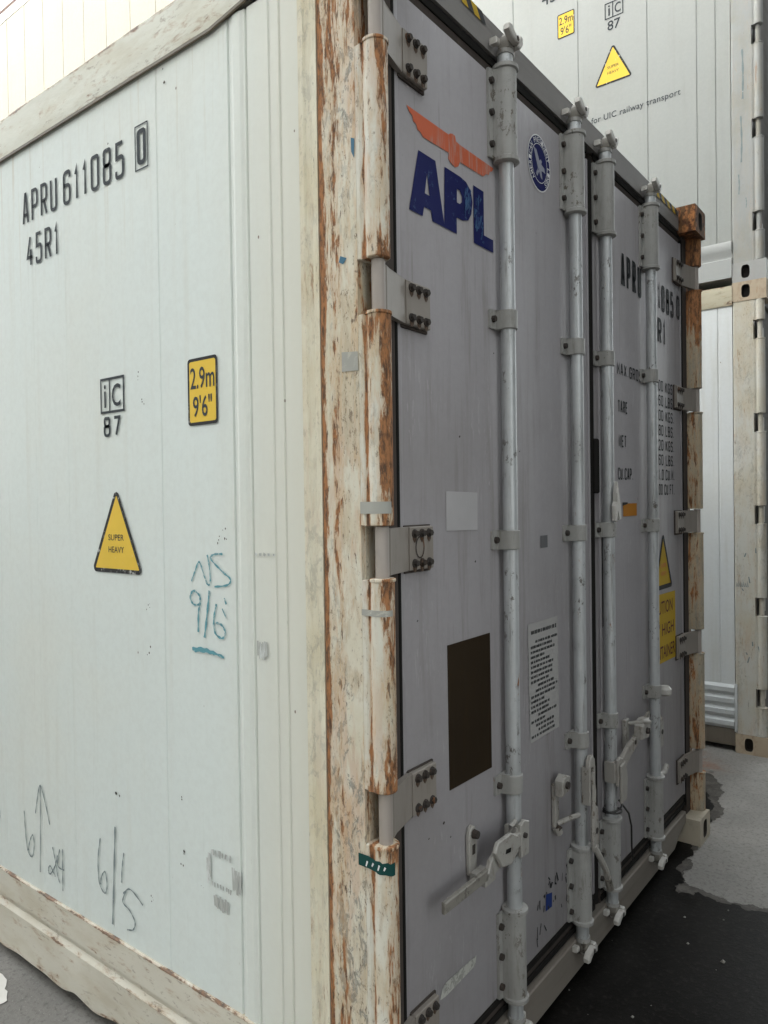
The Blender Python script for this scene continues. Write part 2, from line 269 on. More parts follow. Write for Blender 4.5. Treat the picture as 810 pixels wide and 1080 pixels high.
# ------------------------------------------------------------------ mesh helper
class MB:
    def __init__(s): s.bm = bmesh.new(); s.mats = []; s.cur = 0
    def use(s, key):
        m = M_[key]
        if m not in s.mats: s.mats.append(m)
        s.cur = s.mats.index(m); return s
    def _faces(s, fs):
        for f_ in fs: f_.material_index = s.cur
    def box(s, a, b, bev=0.0):
        x0, y0, z0 = [min(p, q) for p, q in zip(a, b)]; x1, y1, z1 = [max(p, q) for p, q in zip(a, b)]
        before = set(s.bm.faces)
        v = [s.bm.verts.new(p) for p in ((x0, y0, z0), (x1, y0, z0), (x1, y1, z0), (x0, y1, z0), (x0, y0, z1), (x1, y0, z1), (x1, y1, z1), (x0, y1, z1))]
        fs = [s.bm.faces.new([v[i] for i in q]) for q in ((3, 2, 1, 0), (4, 5, 6, 7), (0, 1, 5, 4), (1, 2, 6, 5), (2, 3, 7, 6), (3, 0, 4, 7))]
        if bev > 0:
            es = list({e for f_ in fs for e in f_.edges})
            bmesh.ops.bevel(s.bm, geom=es, offset=bev, segments=2, affect='EDGES', profile=.5)
        s._faces(set(s.bm.faces)-before); return s
    def prism(s, poly, fn, d0, d1, bev=0.0):
        """poly: list of 2D points; fn(u, v, d) -> 3D; extruded from d0 to d1"""
        before = set(s.bm.faces)
        A = [s.bm.verts.new(fn(p[0], p[1], d0)) for p in poly]; B = [s.bm.verts.new(fn(p[0], p[1], d1)) for p in poly]
        n = len(poly)
        fs = [s.bm.faces.new(A[::-1]), s.bm.faces.new(B)]
        fs += [s.bm.faces.new((A[i], A[(i+1) % n], B[(i+1) % n], B[i])) for i in range(n)]
        if bev:
            es = list(fs[0].edges)+list(fs[1].edges)
            bmesh.ops.bevel(s.bm, geom=es, offset=bev, segments=1, affect='EDGES')
        s._faces(set(s.bm.faces)-before); return s
    def cyl(s, p0, p1, r0, r1=None, seg=20, cap=True):
        p0, p1 = Vector(p0), Vector(p1); r1 = r0 if r1 is None else r1
        ax = (p1-p0).normalized(); t = Vector((0, 0, 1)) if abs(ax.z) < .9 else Vector((1, 0, 0))
        a = ax.cross(t).normalized(); b = ax.cross(a)
        ring = lambda p, rr: [s.bm.verts.new(p+a*math.cos(k*2*math.pi/seg)*rr+b*math.sin(k*2*math.pi/seg)*rr) for k in range(seg)]
        A, B = ring(p0, r0), ring(p1, r1)
        fs = [s.bm.faces.new((A[k], B[k], B[(k+1) % seg], A[(k+1) % seg])) for k in range(seg)]
        if cap: fs += [s.bm.faces.new(A), s.bm.faces.new(B[::-1])]
        s._faces(fs); return s
    def lathe(s, prof, axis_pt, seg=20):
        """prof: list of (radius, z); vertical axis through axis_pt (x, y)"""
        rows = [[s.bm.verts.new((axis_pt[0]+r_*math.cos(k*2*math.pi/seg), axis_pt[1]+r_*math.sin(k*2*math.pi/seg), z)) for k in range(seg)] for r_, z in prof]
        fs = []
        for A, B in zip(rows, rows[1:]):
            fs += [s.bm.faces.new((A[k], A[(k+1) % seg], B[(k+1) % seg], B[k])) for k in range(seg)]
        fs += [s.bm.faces.new(rows[0][::-1]), s.bm.faces.new(rows[-1])]
        s._faces(fs); return s
    def tube(s, pts, rad, seg=8):
        pts = [Vector(p) for p in pts]; rings = []
        for i, p in enumerate(pts):
            d = (pts[min(i+1, len(pts)-1)]-pts[max(i-1, 0)]).normalized()
            t = Vector((0, 0, 1)) if abs(d.z) < .9 else Vector((1, 0, 0))
            a = d.cross(t).normalized(); b = d.cross(a)
            rings.append([s.bm.verts.new(p+a*math.cos(k*2*math.pi/seg)*rad+b*math.sin(k*2*math.pi/seg)*rad) for k in range(seg)])
        fs = []
        for A, B in zip(rings, rings[1:]): fs += [s.bm.faces.new((A[k], B[k], B[(k+1) % seg], A[(k+1) % seg])) for k in range(seg)]
        fs += [s.bm.faces.new(rings[0]), s.bm.faces.new(rings[-1][::-1])]
        s._faces(fs); return s
    def sheet(s, pts):
        s._faces([s.bm.faces.new([s.bm.verts.new(p) for p in pts])]); return s
    def grid(s, us, prof_fn):
        """rows = list of lists of points"""
        rows = [[s.bm.verts.new(p) for p in prof_fn(u_)] for u_ in us]
        s._faces([s.bm.faces.new((A[i], A[i+1], B[i+1], B[i])) for A, B in zip(rows, rows[1:]) for i in range(len(A)-1)]); return s
    def holed(s, o, du, dv, w, h, depth_dir, hole, depth, seg=20):
        """rect face at o spanned by du*w, dv*h with an oval hole (cu, cv, ru, rv) leading into a cavity"""
        o, du, dv, dd = Vector(o), Vector(du), Vector(dv), Vector(depth_dir)
        cu, cv, ru, rv = hole; before = set(s.bm.faces)
        inner, outer, back = [], [], []
        for k in range(seg):
            a = (k+.5)*2*math.pi/seg; ca, sa = math.cos(a), math.sin(a)
            pw = .62; iu, iv = cu+ru*math.copysign(abs(ca)**pw, ca), cv+rv*math.copysign(abs(sa)**pw, sa)
            t = 1e9
            if ca > 1e-6: t = min(t, (w-cu)/ca)
            if ca < -1e-6: t = min(t, -cu/ca)
            if sa > 1e-6: t = min(t, (h-cv)/sa)
            if sa < -1e-6: t = min(t, -cv/sa)
            inner.append(s.bm.verts.new(o+du*iu+dv*iv)); outer.append((cu+ca*t, cv+sa*t))
            back.append(s.bm.verts.new(o+du*iu+dv*iv+dd*depth))
        ov = [s.bm.verts.new(o+du*a+dv*b) for a, b in outer]
        fs = []
        for k in range(seg):
            j = (k+1) % seg; (a0, b0), (a1, b1) = outer[k], outer[j]
            fs.append(s.bm.faces.new((ov[k], ov[j], inner[j], inner[k])))
            if abs(a0-a1) > 1e-6 and abs(b0-b1) > 1e-6:   # corner filler
                ca_ = w if max(a0, a1) > w-1e-6 else 0; cb_ = h if max(b0, b1) > h-1e-6 else 0
                cvt = s.bm.verts.new(o+du*ca_+dv*cb_); fs.append(s.bm.faces.new((ov[k], cvt, ov[j])))
        s._faces(fs); keep = s.cur
        s.use('hole'); fs = [s.bm.faces.new((inner[k], inner[(k+1) % seg], back[(k+1) % seg], back[k])) for k in range(seg)]
        fs.append(s.bm.faces.new(back)); s._faces(fs); s.cur = keep; return s
    def build(s, name, parent=None, smooth=True, loc=None, ang=32):
        bmesh.ops.recalc_face_normals(s.bm, faces=s.bm.faces[:])
        me = bpy.data.meshes.new(name); s.bm.to_mesh(me); s.bm.free()
        for m in s.mats: me.materials.append(m)
        if smooth: me.shade_smooth(); me.set_sharp_from_angle(angle=R(ang))
        o = bpy.data.objects.new(name, me); COL.objects.link(o)
        if parent: o.parent = parent
        if loc: o.location = loc
        return o

def merge(src, dst):
    bm = bmesh.new(); bm.from_mesh(dst.data); n = len(bm.faces); off = len(dst.data.materials)
    bm.from_mesh(src.data); bm.faces.ensure_lookup_table()
    for f_ in bm.faces[n:]: f_.material_index += off
    for m in src.data.materials: dst.data.materials.append(m)
    bm.to_mesh(dst.data); bm.free(); bpy.data.objects.remove(src)
def empty(name, loc, label, cat, group=None):
    o = bpy.data.objects.new(name, None); COL.objects.link(o); o.location = loc; o.empty_display_size = .3
    o['label'] = label; o['category'] = cat
    if group: o['group'] = group
    return o
def kids(o): return [c for c in bpy.data.objects if c.parent == o]
def copy_tree(o, parent=None, loc=None):
    c = o.copy(); COL.objects.link(c)
    if parent: c.parent = parent
    if loc: c.location = loc
    for ch in kids(o): copy_tree(ch, c)
    return c

LIFT = [0]
# text as flat polygons ------------------------------------------------
_tc = {}
def text_polys(body, bold=0.0, spacing=1.0):
    key = (body, bold, spacing)
    if key not in _tc:
        cu = bpy.data.curves.new('lettering', 'FONT'); cu.body = body; cu.resolution_u = 3; cu.offset = bold; cu.space_character = spacing
        o = bpy.data.objects.new('lettering', cu); COL.objects.link(o)
        bpy.context.view_layer.update()
        me = o.evaluated_get(bpy.context.evaluated_depsgraph_get()).to_mesh()
        vs = [(v.co.x, v.co.y) for v in me.vertices]; fs = [tuple(p.vertices) for p in me.polygons]
        o.evaluated_get(bpy.context.evaluated_depsgraph_get()).to_mesh_clear()
        bpy.data.objects.remove(o); bpy.data.curves.remove(cu)
        _tc[key] = (vs, fs)
    return _tc[key]
def put_text(mb, body, rect, fn, bold=0.0, spacing=1.0):
    """fit body into rect (u0, v0, u1, v1); fn(u, v) -> 3D"""
    vs, fs = text_polys(body, bold, spacing)
    x0 = min(v[0] for v in vs); x1 = max(v[0] for v in vs); y0 = min(v[1] for v in vs); y1 = max(v[1] for v in vs)
    U0, V0, U1, V1 = rect
    bv = [mb.bm.verts.new(fn(U0+(x-x0)/(x1-x0)*(U1-U0), V0+(y-y0)/(y1-y0)*(V1-V0))) for x, y in vs]
    for f_ in fs:
        try: mb._faces([mb.bm.faces.new([bv[i] for i in f_])])
        except ValueError: pass
def catmull(pts, n=6):
    P = [pts[0]]+list(pts)+[pts[-1]]; out = []
    for i in range(1, len(P)-2):
        p0, p1, p2, p3 = P[i-1:i+3]
        for k in range(n):
            t = k/n; out.append(tuple(.5*((2*b)+(-a+c)*t+(2*a-5*b+4*c-d)*t*t+(-a+3*b-3*c+d)*t**3) for a, b, c, d in zip(p0, p1, p2, p3)))
    out.append(tuple(pts[-1])); return out
def stroke(mb, pts, w, fn, smooth=True):
    LIFT[0] = (LIFT[0]+1) % 30
    q = catmull(pts) if smooth and len(pts) > 2 else list(pts)
    L, Rr = [], []
    for i, p in enumerate(q):
        a = q[max(i-1, 0)]; b = q[min(i+1, len(q)-1)]; d = math.hypot(b[0]-a[0], b[1]-a[1]) or 1
        nx, ny = -(b[1]-a[1])/d, (b[0]-a[0])/d; ww = w*(.38+.16*math.sin(i*1.7))
        L.append(mb.bm.verts.new(fn(p[0]+nx*ww, p[1]+ny*ww))); Rr.append(mb.bm.verts.new(fn(p[0]-nx*ww, p[1]-ny*ww)))
    mb._faces([mb.bm.faces.new((L[i], L[i+1], Rr[i+1], Rr[i])) for i in range(len(q)-1)])
# plain stencil-like lettering of even strokes, condensed
GL = {'A': ['(0,0),(.42,1),(.58,1),(1,0)', '(.16,.28),(.84,.28)'], 'P': ['(0,0),(0,1),(1,1)r,(1,.45)r,(0,.45)'], 'R': ['(0,0),(0,1),(1,1)r,(1,.47)r,(0,.47)', '(.5,.47),(1,0)'],
      'U': ['(0,1),(0,0)r,(1,0)r,(1,1)'], '6': ['(1,.80),(1,1)r,(0,1)r,(0,0)r,(1,0)r,(1,.58)r,(0,.58)'], '1': ['(.18,.78),(.62,1),(.62,0)'], '0': ['(.5,1),(1,1)r,(1,0)r,(0,0)r,(0,1)r,(.5,1)'],
      '8': ['(.5,1),(.96,1)r,(.96,.53)r,(.04,.53)r,(.04,1)r,(.5,1)', '(.5,.53),(1,.53)r,(1,0)r,(0,0)r,(0,.53)r,(.5,.53)'], '5': ['(.95,1),(.08,1),(.06,.57),(1,.62)r,(1,0)r,(0,0)r,(0,.20)'],
      '4': ['(.62,1),(0,.28),(1,.28)', '(.72,.55),(.72,0)'], '2': ['(0,.78),(0,1)r,(1,1)r,(1,.55)r,(0,0),(1,0)'], '7': ['(0,1),(1,1),(.35,0)'], 'M': ['(0,0),(0,1),(.5,.35),(1,1),(1,0)'], 'X': ['(0,0),(1,1)', '(0,1),(1,0)'],
      'G': ['(1,.78),(1,1)r,(0,1)r,(0,0)r,(1,0)r,(1,.48),(.55,.48)'], 'O': ['(.5,1),(1,1)r,(1,0)r,(0,0)r,(0,1)r,(.5,1)'], 'S': ['(1,.80),(1,1)r,(0,1)r,(0,.52)r,(1,.52)r,(1,0)r,(0,0)r,(0,.20)'], 'T': ['(0,1),(1,1)', '(.5,1),(.5,0)'],
      'E': ['(1,1),(0,1),(0,0),(1,0)', '(0,.52),(.8,.52)'], 'N': ['(0,0),(0,1),(1,0),(1,1)'], 'C': ['(1,.78),(1,1)r,(0,1)r,(0,0)r,(1,0)r,(1,.22)'], 'K': ['(0,0),(0,1)', '(1,1),(0,.45)', '(.35,.62),(1,0)'], 'B': ['(0,.52),(.9,.52)r,(.9,1)r,(0,1),(0,0),(1,0)r,(1,.52)r,(.3,.52)'],
      'L': ['(0,1),(0,0),(1,0)'], 'F': ['(0,0),(0,1),(1,1)', '(0,.52),(.8,.52)'], '.': ['(.3,0),(.3,.10)'], ' ': []}
def put_label(mb, body, rect, fn, th=.16, gap=.42):
    """fit body into rect with even strokes; th = stroke width relative to the height"""
    import re
    U0, V0, U1, V1 = rect; h = V1-V0; t = th*h
    wid = [.45 if c == '.' else (.62 if c == '1' else (.5 if c == ' ' else 1.0)) for c in body]
    unit = (U1-U0)/(sum(wid)+gap*(len(body)-1)); u_ = U0
    for c, wd in zip(body, wid):
        w = unit*wd
        for path in GL[c]:
            raw = [(float(a), float(b), bool(q)) for a, b, q in re.findall(r'\(([\d.]+),([\d.]+)\)(r?)', path)]
            P = [(u_+t*.5+(w-t)*a, V0+t*.5+(h-t)*b, q) for a, b, q in raw]; out = []
            for i, (x, z, q) in enumerate(P):
                if not q or i in (0, len(P)-1): out.append((x, z)); continue
                p, n = Vector(P[i-1][:2]), Vector(P[i+1][:2]); cpt = Vector((x, z))
                d = min((p-cpt).length*.5, (n-cpt).length*.5, (w-t)*.48)
                a, b = cpt+(p-cpt).normalized()*d, cpt+(n-cpt).normalized()*d
                for k in range(6):
                    s_ = k/5; out.append(tuple(a*(1-s_)**2+cpt*2*s_*(1-s_)+b*s_**2))
            q2 = [Vector(out[0])]
            for o_ in out[1:]:
                if (Vector(o_)-q2[-1]).length > 1e-5: q2.append(Vector(o_))
            closed = (q2[0]-q2[-1]).length < 1e-4
            L, Rr = [], []; n_ = len(q2)
            for i in range(n_):
                d0 = (q2[i]-q2[i-1]).normalized() if i else ((q2[-1]-q2[-2]).normalized() if closed else (q2[1]-q2[0]).normalized())
                d1 = (q2[i+1]-q2[i]).normalized() if i < n_-1 else ((q2[1]-q2[0]).normalized() if closed else d0)
                nn = Vector((-d0.y-d1.y, d0.x+d1.x)); nn = nn.normalized() if nn.length > 1e-6 else Vector((-d0.y, d0.x))
                m = t*.5/max(.45, nn.dot(Vector((-d0.y, d0.x))))
                L.append(mb.bm.verts.new(fn(*(q2[i]+nn*m)))); Rr.append(mb.bm.verts.new(fn(*(q2[i]-nn*m))))
            mb._faces([mb.bm.faces.new((L[i], L[i+1], Rr[i+1], Rr[i])) for i in range(n_-1)])
        LIFT[0] = (LIFT[0]+1) % 30
        u_ += w+unit*gap
def rrect(u0, v0, u1, v1, rad, n=4):
    pts = []
    for cx, cy, a0 in ((u1-rad, v1-rad, 0), (u0+rad, v1-rad, 90), (u0+rad, v0+rad, 180), (u1-rad, v0+rad, 270)):
        for k in range(n+1): a = R(a0+90*k/n); pts.append((cx+rad*math.cos(a), cy+rad*math.sin(a)))
    return pts
def ring_faces(mb, outer, inner, fn):
    A = [mb.bm.verts.new(fn(*p)) for p in outer]; B = [mb.bm.verts.new(fn(*p)) for p in inner]; n = len(A)
    mb._faces([mb.bm.faces.new((A[i], A[(i+1) % n], B[(i+1) % n], B[i])) for i in range(n)])
def rtri(apex, left, right, rad, n=4):
    P = [Vector(apex), Vector(left), Vector(right)]; out = []
    for i in range(3):
        p = P[i]; a = (P[i-1]-p).normalized(); b = (P[(i+1) % 3]-p).normalized()
        half = a.angle(b)/2; d = rad/math.tan(half); p0 = p+a*d; p1 = p+b*d
        c = p+(a+b).normalized()*(rad/math.sin(half))
        for k in range(n+1):
            q = p0.lerp(p1, k/n)-c; out.append(tuple(c+q.normalized()*rad))
    return out
def shrink(pts, d):
    c = Vector((sum(p[0] for p in pts)/len(pts), sum(p[1] for p in pts)/len(pts)))
    n = len(pts); area = sum(pts[i][0]*pts[(i+1) % n][1]-pts[(i+1) % n][0]*pts[i][1] for i in range(n)); sg = 1 if area > 0 else -1
    out = []
    for i in range(n):
        a, b = Vector(pts[i-1]), Vector(pts[(i+1) % n]); t = (b-a).normalized(); out.append(tuple(Vector(pts[i])+Vector((-t.y, t.x))*d*sg))
    return out

# ------------------------------------------------------------------ ground
def mat_ground():
    g = G('worn_concrete_yard')
    n1 = g.noise(scale=.9, detail=8, rnd=False); n2 = g.noise(scale=9, detail=9, rough=.75, rnd=False); n3 = g.noise(scale=60, detail=6, rough=.7, rnd=False)
    c = g.mix(g.step(n1, .35, .68), (.19, .181, .168), (.295, .281, .26))
    c = g.mix(g.math('MULTIPLY', g.step(n2, .45, .7), .5), c, (.17, .165, .155))
    c = g.mix(g.math('MULTIPLY', g.step(n3, .48, .66), .6), c, (.09, .083, .076))
    v = g.voro((1, 1, 1), 70); c = g.mix(g.math('MULTIPLY', g.step(v, .16, .1), .35), c, (.40, .39, .37))
    st = g.math('MULTIPLY', g.step(g.math('ADD', g.math('ABSOLUTE', g.math('SUBTRACT', g.xyz(0), 3.36)), g.math('MULTIPLY', g.math('ABSOLUTE', g.math('SUBTRACT', g.xyz(1), .32)), 1.3)), .42, .05), g.step(n2, .40, .62))
    c = g.mix(g.math('MULTIPLY', st, .75), c, (.24, .10, .05))
    g.bump(g.math('ADD', n2, g.math('MULTIPLY', n3, .5)), .8, .008)
    return g.out(c, .75)
M_['ground'] = mat_ground()
def mat_wet():
    g = G('wet_dark_asphalt')
    n1 = g.noise(scale=2.5, detail=8, rnd=False); n3 = g.noise(scale=55, detail=6, rough=.7, rnd=False)
    c = g.mix(g.step(n1, .35, .7), (.004, .0037, .0033), (.010, .009, .008))
    c = g.mix(g.math('MULTIPLY', g.step(n3, .52, .66), .7), c, (.022, .020, .018))
    v = g.voro((1, 1, 1), 95); c = g.mix(g.math('MULTIPLY', g.step(v, .2, .1), .25), c, (.05, .046, .04))
    g.bump(g.math('ADD', n1, g.math('MULTIPLY', n3, .6)), .35, .006)
    return g.out(c, g.math('ADD', .16, g.math('MULTIPLY', n1, .55)), 0, .09)
M_['wet'] = mat_wet()
mb = MB().use('ground'); mb.sheet([(-300, -300, 0), (300, -300, 0), (300, 300, 0), (-300, 300, 0)])
o = mb.build('ground', smooth=False); o['kind'] = 'structure'

def jag(poly, amp, depth=4):
    pts = [Vector(p) for p in poly]
    for d in range(depth):
        q = []
        for i, p in enumerate(pts):
            n = pts[(i+1) % len(pts)]; e = n-p; L = e.length
            q.append(p); q.append(p+e*random.uniform(.4, .6)+Vector((-e.y, e.x)).normalized()*random.uniform(-1, 1)*min(amp, L*.28) if L > 1e-4 else p)
        pts = q; amp *= .6
    return pts
pud = [(3.05, .36), (3.02, .17), (2.93, .12), (2.80, .062), (2.62, .03), (2.45, .018), (2.28, .03), (2.12, .012), (1.96, -.02), (1.86, -.02), (1.81, -.05), (1.87, -.11), (1.845, -.17),
       (1.86, -.24), (1.835, -.29), (1.87, -.36), (1.93, -.62), (1.7, -1.1), (1.0, -1.7), (-.1, -1.9), (-.7, -1.3), (-.3, -.7), (.15, -.3), (.3, .1), (.35, .36)]
bm = bmesh.new(); vs = [bm.verts.new((p.x, p.y, .004)) for p in jag(pud, .035, 3)]
es = [bm.edges.new((vs[i], vs[(i+1) % len(vs)])) for i in range(len(vs))]
bmesh.ops.triangle_fill(bm, edges=es, use_beauty=True, normal=(0, 0, 1))
me = bpy.data.meshes.new('puddle'); bm.to_mesh(me); bm.free(); me.materials.append(M_['wet'])
o = bpy.data.objects.new('puddle', me); COL.objects.link(o); o['kind'] = 'structure'
# damp margin of the stain
def mat_damp():
    g = G('damp_concrete'); n2 = g.noise(scale=9, detail=9, rough=.75, rnd=False); n3 = g.noise(scale=60, detail=6, rough=.7, rnd=False)
    c = g.mix(g.step(n2, .38, .66), (.045, .040, .035), (.12, .11, .098)); c = g.mix(g.math('MULTIPLY', g.step(n3, .5, .72), .4), c, (.03, .028, .025))
    g.bump(g.math('ADD', n2, g.math('MULTIPLY', n3, .5)), .5, .006); return g.out(c, .6, 0, .2)
M_['damp'] = mat_damp()
dmp = [(3.30, .36), (3.28, .26), (3.16, .13), (3.02, .07), (2.82, .03), (2.62, .005), (2.4, .004), (2.2, .0), (2.05, -.035), (1.92, -.04), (1.90, -.12), (1.885, -.20), (1.90, -.30), (1.92, -.375), (1.99, -.62), (1.8, -1.15), (1.2, -1.0), (.3, .1), (.35, .36)]
bm = bmesh.new(); vs = [bm.verts.new((p.x, p.y, .0022)) for p in jag(dmp, .03, 4)]
es = [bm.edges.new((vs[i], vs[(i+1) % len(vs)])) for i in range(len(vs))]
bmesh.ops.triangle_fill(bm, edges=es, use_beauty=True, normal=(0, 0, 1))
me = bpy.data.meshes.new('damp_ground'); bm.to_mesh(me); bm.free(); me.materials.append(M_['damp'])
o = bpy.data.objects.new('damp_ground', me); COL.objects.link(o); o['kind'] = 'structure'
# small pale patch laid on the concrete by the side rail
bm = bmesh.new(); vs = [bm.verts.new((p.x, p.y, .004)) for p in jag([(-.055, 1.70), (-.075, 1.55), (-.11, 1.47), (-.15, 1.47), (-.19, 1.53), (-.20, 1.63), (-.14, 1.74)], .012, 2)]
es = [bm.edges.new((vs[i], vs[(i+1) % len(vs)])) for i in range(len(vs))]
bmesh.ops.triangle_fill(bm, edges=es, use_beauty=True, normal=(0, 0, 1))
M_['palepatch'] = mat_paint('white_patch', (.72, .70, .66), (.5, .48, .44), .3)
me = bpy.data.meshes.new('pale_patch'); bm.to_mesh(me); bm.free(); me.materials.append(M_['palepatch'])
o = bpy.data.objects.new('pale_patch', me); COL.objects.link(o); o['kind'] = 'structure'

# ------------------------------------------------------------------ shared container pieces
H, WD, LN = 2.896, 2.438, 12.192
HZ = [2.596, 2.032, 1.472, .910, .352]         # hinge heights
CUT = .057
def casting(name, parent, matkey, left, low, front=True):
    """corner casting of the door end with oval holes in its side and front faces"""
    z0 = 0.0 if low else H-.118
    x0 = -.004 if left else WD-.162; x1 = x0+.166; y0, y1 = -.012, .178
    mb = MB().use(matkey)
    mb.holed((x0, y0, z0), (0, 1, 0), (0, 0, 1), y1-y0, .118, (1, 0, 0), ((y1-y0)*.60, .059, .024, .040), .05)      # face to -x
    mb.holed((x0, y0, z0), (1, 0, 0), (0, 0, 1), x1-x0, .118, (0, 1, 0), ((x1-x0)*.5, .059, .030, .040), .05)       # face to -y
    mb.sheet([(x1, y0, z0), (x1, y1, z0), (x1, y1, z0+.118), (x1, y0, z0+.118)])
    mb.sheet([(x0, y1, z0), (x1, y1, z0), (x1, y1, z0+.118), (x0, y1, z0+.118)])
    for zz in (z0, z0+.118): mb.sheet([(x0, y0, zz), (x1, y0, zz), (x1, y1, zz), (x0, y1, zz)])
    bmesh.ops.remove_doubles(mb.bm, verts=mb.bm.verts[:], dist=.0004)
    es = [e for e in mb.bm.edges if len(e.link_faces) == 2 and e.calc_face_angle(0) > 1.2 and all((abs(v.co.x-x0) < 1e-4)+(abs(v.co.x-x1) < 1e-4)+(abs(v.co.y-y0) < 1e-4)+(abs(v.co.y-y1) < 1e-4)+(abs(v.co.z-z0) < 1e-4)+(abs(v.co.z-z0-.118) < 1e-4) >= 2 for v in e.verts)]
    bmesh.ops.bevel(mb.bm, geom=es, offset=.006, segments=2, affect='EDGES')
    return mb.build(name, parent)

def corner_post(parent, left, matkey, lipkey=None, cutin=.066):
    """J-bar post: side plate, rounded hinge lip in segments between the hinge cut-outs"""
    fx = (lambda x: x) if left else (lambda x: WD-x)
    mb = MB().use(matkey)
    z0, z1 = .119, H-.119
    fn = lambda x, y, z: (fx(x), y, z)
    mb.prism([(.0, cutin), (.0, .170), (.004, .176), (.055, .176), (.055, .112), (.0115, .112), (.0115, cutin+.001)], fn, z0, z1)
    mb.prism([(.012, .064), (.052, .064), (.056, .112), (.012, .112)], fn, z0+.002, z1-.002)
    edges = [z0]+sum([[z-CUT, z+CUT] for z in sorted(HZ)], [])+[z1]
    mb.use(lipkey or matkey)
    lip = [(.0, cutin-.0005), (.0, .0560), (.0016, .0535)]
    for k in range(15):
        a = R(136+k*(224/14)); lip.append((.0215+.0265*math.cos(a), .0275+.0265*math.sin(a)))
    lip += [(.052, .040), (.055, .060), (.012, cutin-.0005)]
    for za, zb in zip(edges[0::2], edges[1::2]):
        jit = .0
        mb.prism(lip, fn, za, zb, .0025)
        # rolled weld rim at the top of each stretch
        if zb < z1-.01:
            rim = [((p[0]-.0215)*1.10+.0215, (p[1]-.0275)*1.10+.0275) for p in lip[3:-3]]+[(.054, .05), (.008, .05)]
            mb.prism(rim, fn, zb-.004, zb+.0035, .0015)
    return mb.build('corner_post', parent)

def corr_panel(mb, x, y0, y1, z0, z1, feats):
    """side sheet in plane x; feats: list of (y, dx) profile points"""
    pts = [(y0, 0.0)]+[p for p in feats if y0 < p[0] < y1]+[(y1, 0.0)]
    zs = [z0+(z1-z0)*k/4 for k in range(5)]
    mb.grid(zs, lambda z: [(x+dx, y, z) for y, dx in pts])

# ------------------------------------------------------------------ the container in front
MAIN = empty('shipping_container', (0, 0, 0), 'white refrigerated container in the foreground with grey doors, blue letters and rust streaked corner post', 'container')
# side sheet with its ribs
feats = []
def rib(y, w, d, s=.008): feats.extend([(y-w/2, 0.0), (y-w/2+s, d), (y+w/2-s, d), (y+w/2, 0.0)])
def seam(y, d=.0035): feats.extend([(y-.0045, 0.0), (y-.002, d), (y+.002, d), (y+.0045, 0.0)])
seam(.293); seam(.328, .003); seam(.406, .005); rib(.437, .040, -.003); seam(.470, .005)
seam(.762, .0016); pass
seam(1.238, .0006); seam(1.437, .0006); seam(1.69, .0006)
y = 2.2
while y < 11.8: seam(y, .0018); rib(y+.25, .05, -.003); y += .5
feats.sort()
mb = MB().use('side'); corr_panel(mb, .005, .232, 12.0, .300, 2.762, feats)
SIDE = mb.build('side_panel', MAIN, smooth=False)
mb = MB().use('edge')
mb.prism([(.001, .1765), (.001, .190), (.0035, .194), (.0035, .212), (.0, .217), (.0, .231), (.02, .231), (.02, .1765)], lambda x, y, z: (x, y, z), .30, 2.775)
mb.build('edge_trim', MAIN)
# far side, nose, roof
mb = MB().use('side'); mb.box((WD-.03, .18, .15), (WD-.006, 12.1, 2.78)); mb.build('far_side_panel', MAIN)
mb = MB().use('side'); mb.box((.01, 12.12, .15), (WD-.01, 12.19, 2.88)); mb.build('front_wall', MAIN)
mb = MB().use('roof'); mb.box((.03, .12, 2.865), (WD-.03, 12.12, 2.882)); mb.build('roof', MAIN)
mb = MB().use('bgdark'); mb.box((.05, .2, .06), (WD-.05, 12.1, .12)); mb.build('floor', MAIN)
# rails
mb = MB().use('toprail')
ys = [.18, .30, .42, .53]+[.8+.35*k for k in range(33)]
def trow(y):
    zl = 2.757+(.036*min(1, max(0, (.53-y)/.23)))
    wob = .002*math.sin(y*9.1)+.0015*math.sin(y*23)
    return [(.02, y, zl+.004), (-.004, y, zl+.003), (-.0045, y, zl+.006), (-.0040+wob*.4, y, (zl+2.88)/2), (-.0045, y, 2.882+wob), (-.003, y, 2.886+wob*1.5), (.05, y, 2.887)]
mb.grid(ys, trow)
mb.use('sealant'); mb.grid(ys, lambda y: [(-.0015, y, trow(y)[0][2]-.012), (-.0045, y, trow(y)[0][2]-.009), (-.0045, y, trow(y)[0][2]-.001), (.01, y, trow(y)[0][2]-.001)])
mb.build('top_rail', MAIN, ang=14)
mb = MB().use('botrail')
dents = [(1.235, .05, .022, -.012), (1.0, .12, .012, .010), (.78, .05, .014, .012), (1.55, .10, .008, .006), (.5, .1, .012, .008), (2.1, .2, .02, .02)]
ys = [.18+.018*k for k in range(150)]+[2.9+.5*k for k in range(19)]
def brow(y):
    dx = dz = 0
    for c_, w_, ddz, ddx in dents:
        e = math.exp(-((y-c_)/w_)**2); dz += ddz*e; dx += ddx*e
    wob = .0025*math.sin(y*11)+.0015*math.sin(y*31+1)
    return [(.02, y, .312), (.001, y, .312), (-.0035, y, .309), (-.0040, y, .232), (-.004, y, .224), (.010, y, .214), (.010, y, .196), (-.0005, y, .187),
            (-.0035, y, .183), (-.0035+dx*.6, y, .12), (-.0045+dx+wob, y, .058+dz*.5+wob), (-.004+dx+wob, y, .042+dz+wob), (.004+dx, y, .038+dz+wob), (.03, y, .040+dz), (.035, y, .12)]
mb.grid(ys, brow); mb.build('bottom_rail', MAIN, ang=14)
mb = MB().use('botrail'); mb.box((WD-.05, .18, .04), (WD-.002, 12.1, .20), .004); mb.build('bottom_rail', MAIN)
mb = MB().use('botrail'); mb.box((WD-.06, .18, 2.77), (WD-.003, 12.1, 2.886), .004); mb.build('top_rail', MAIN)
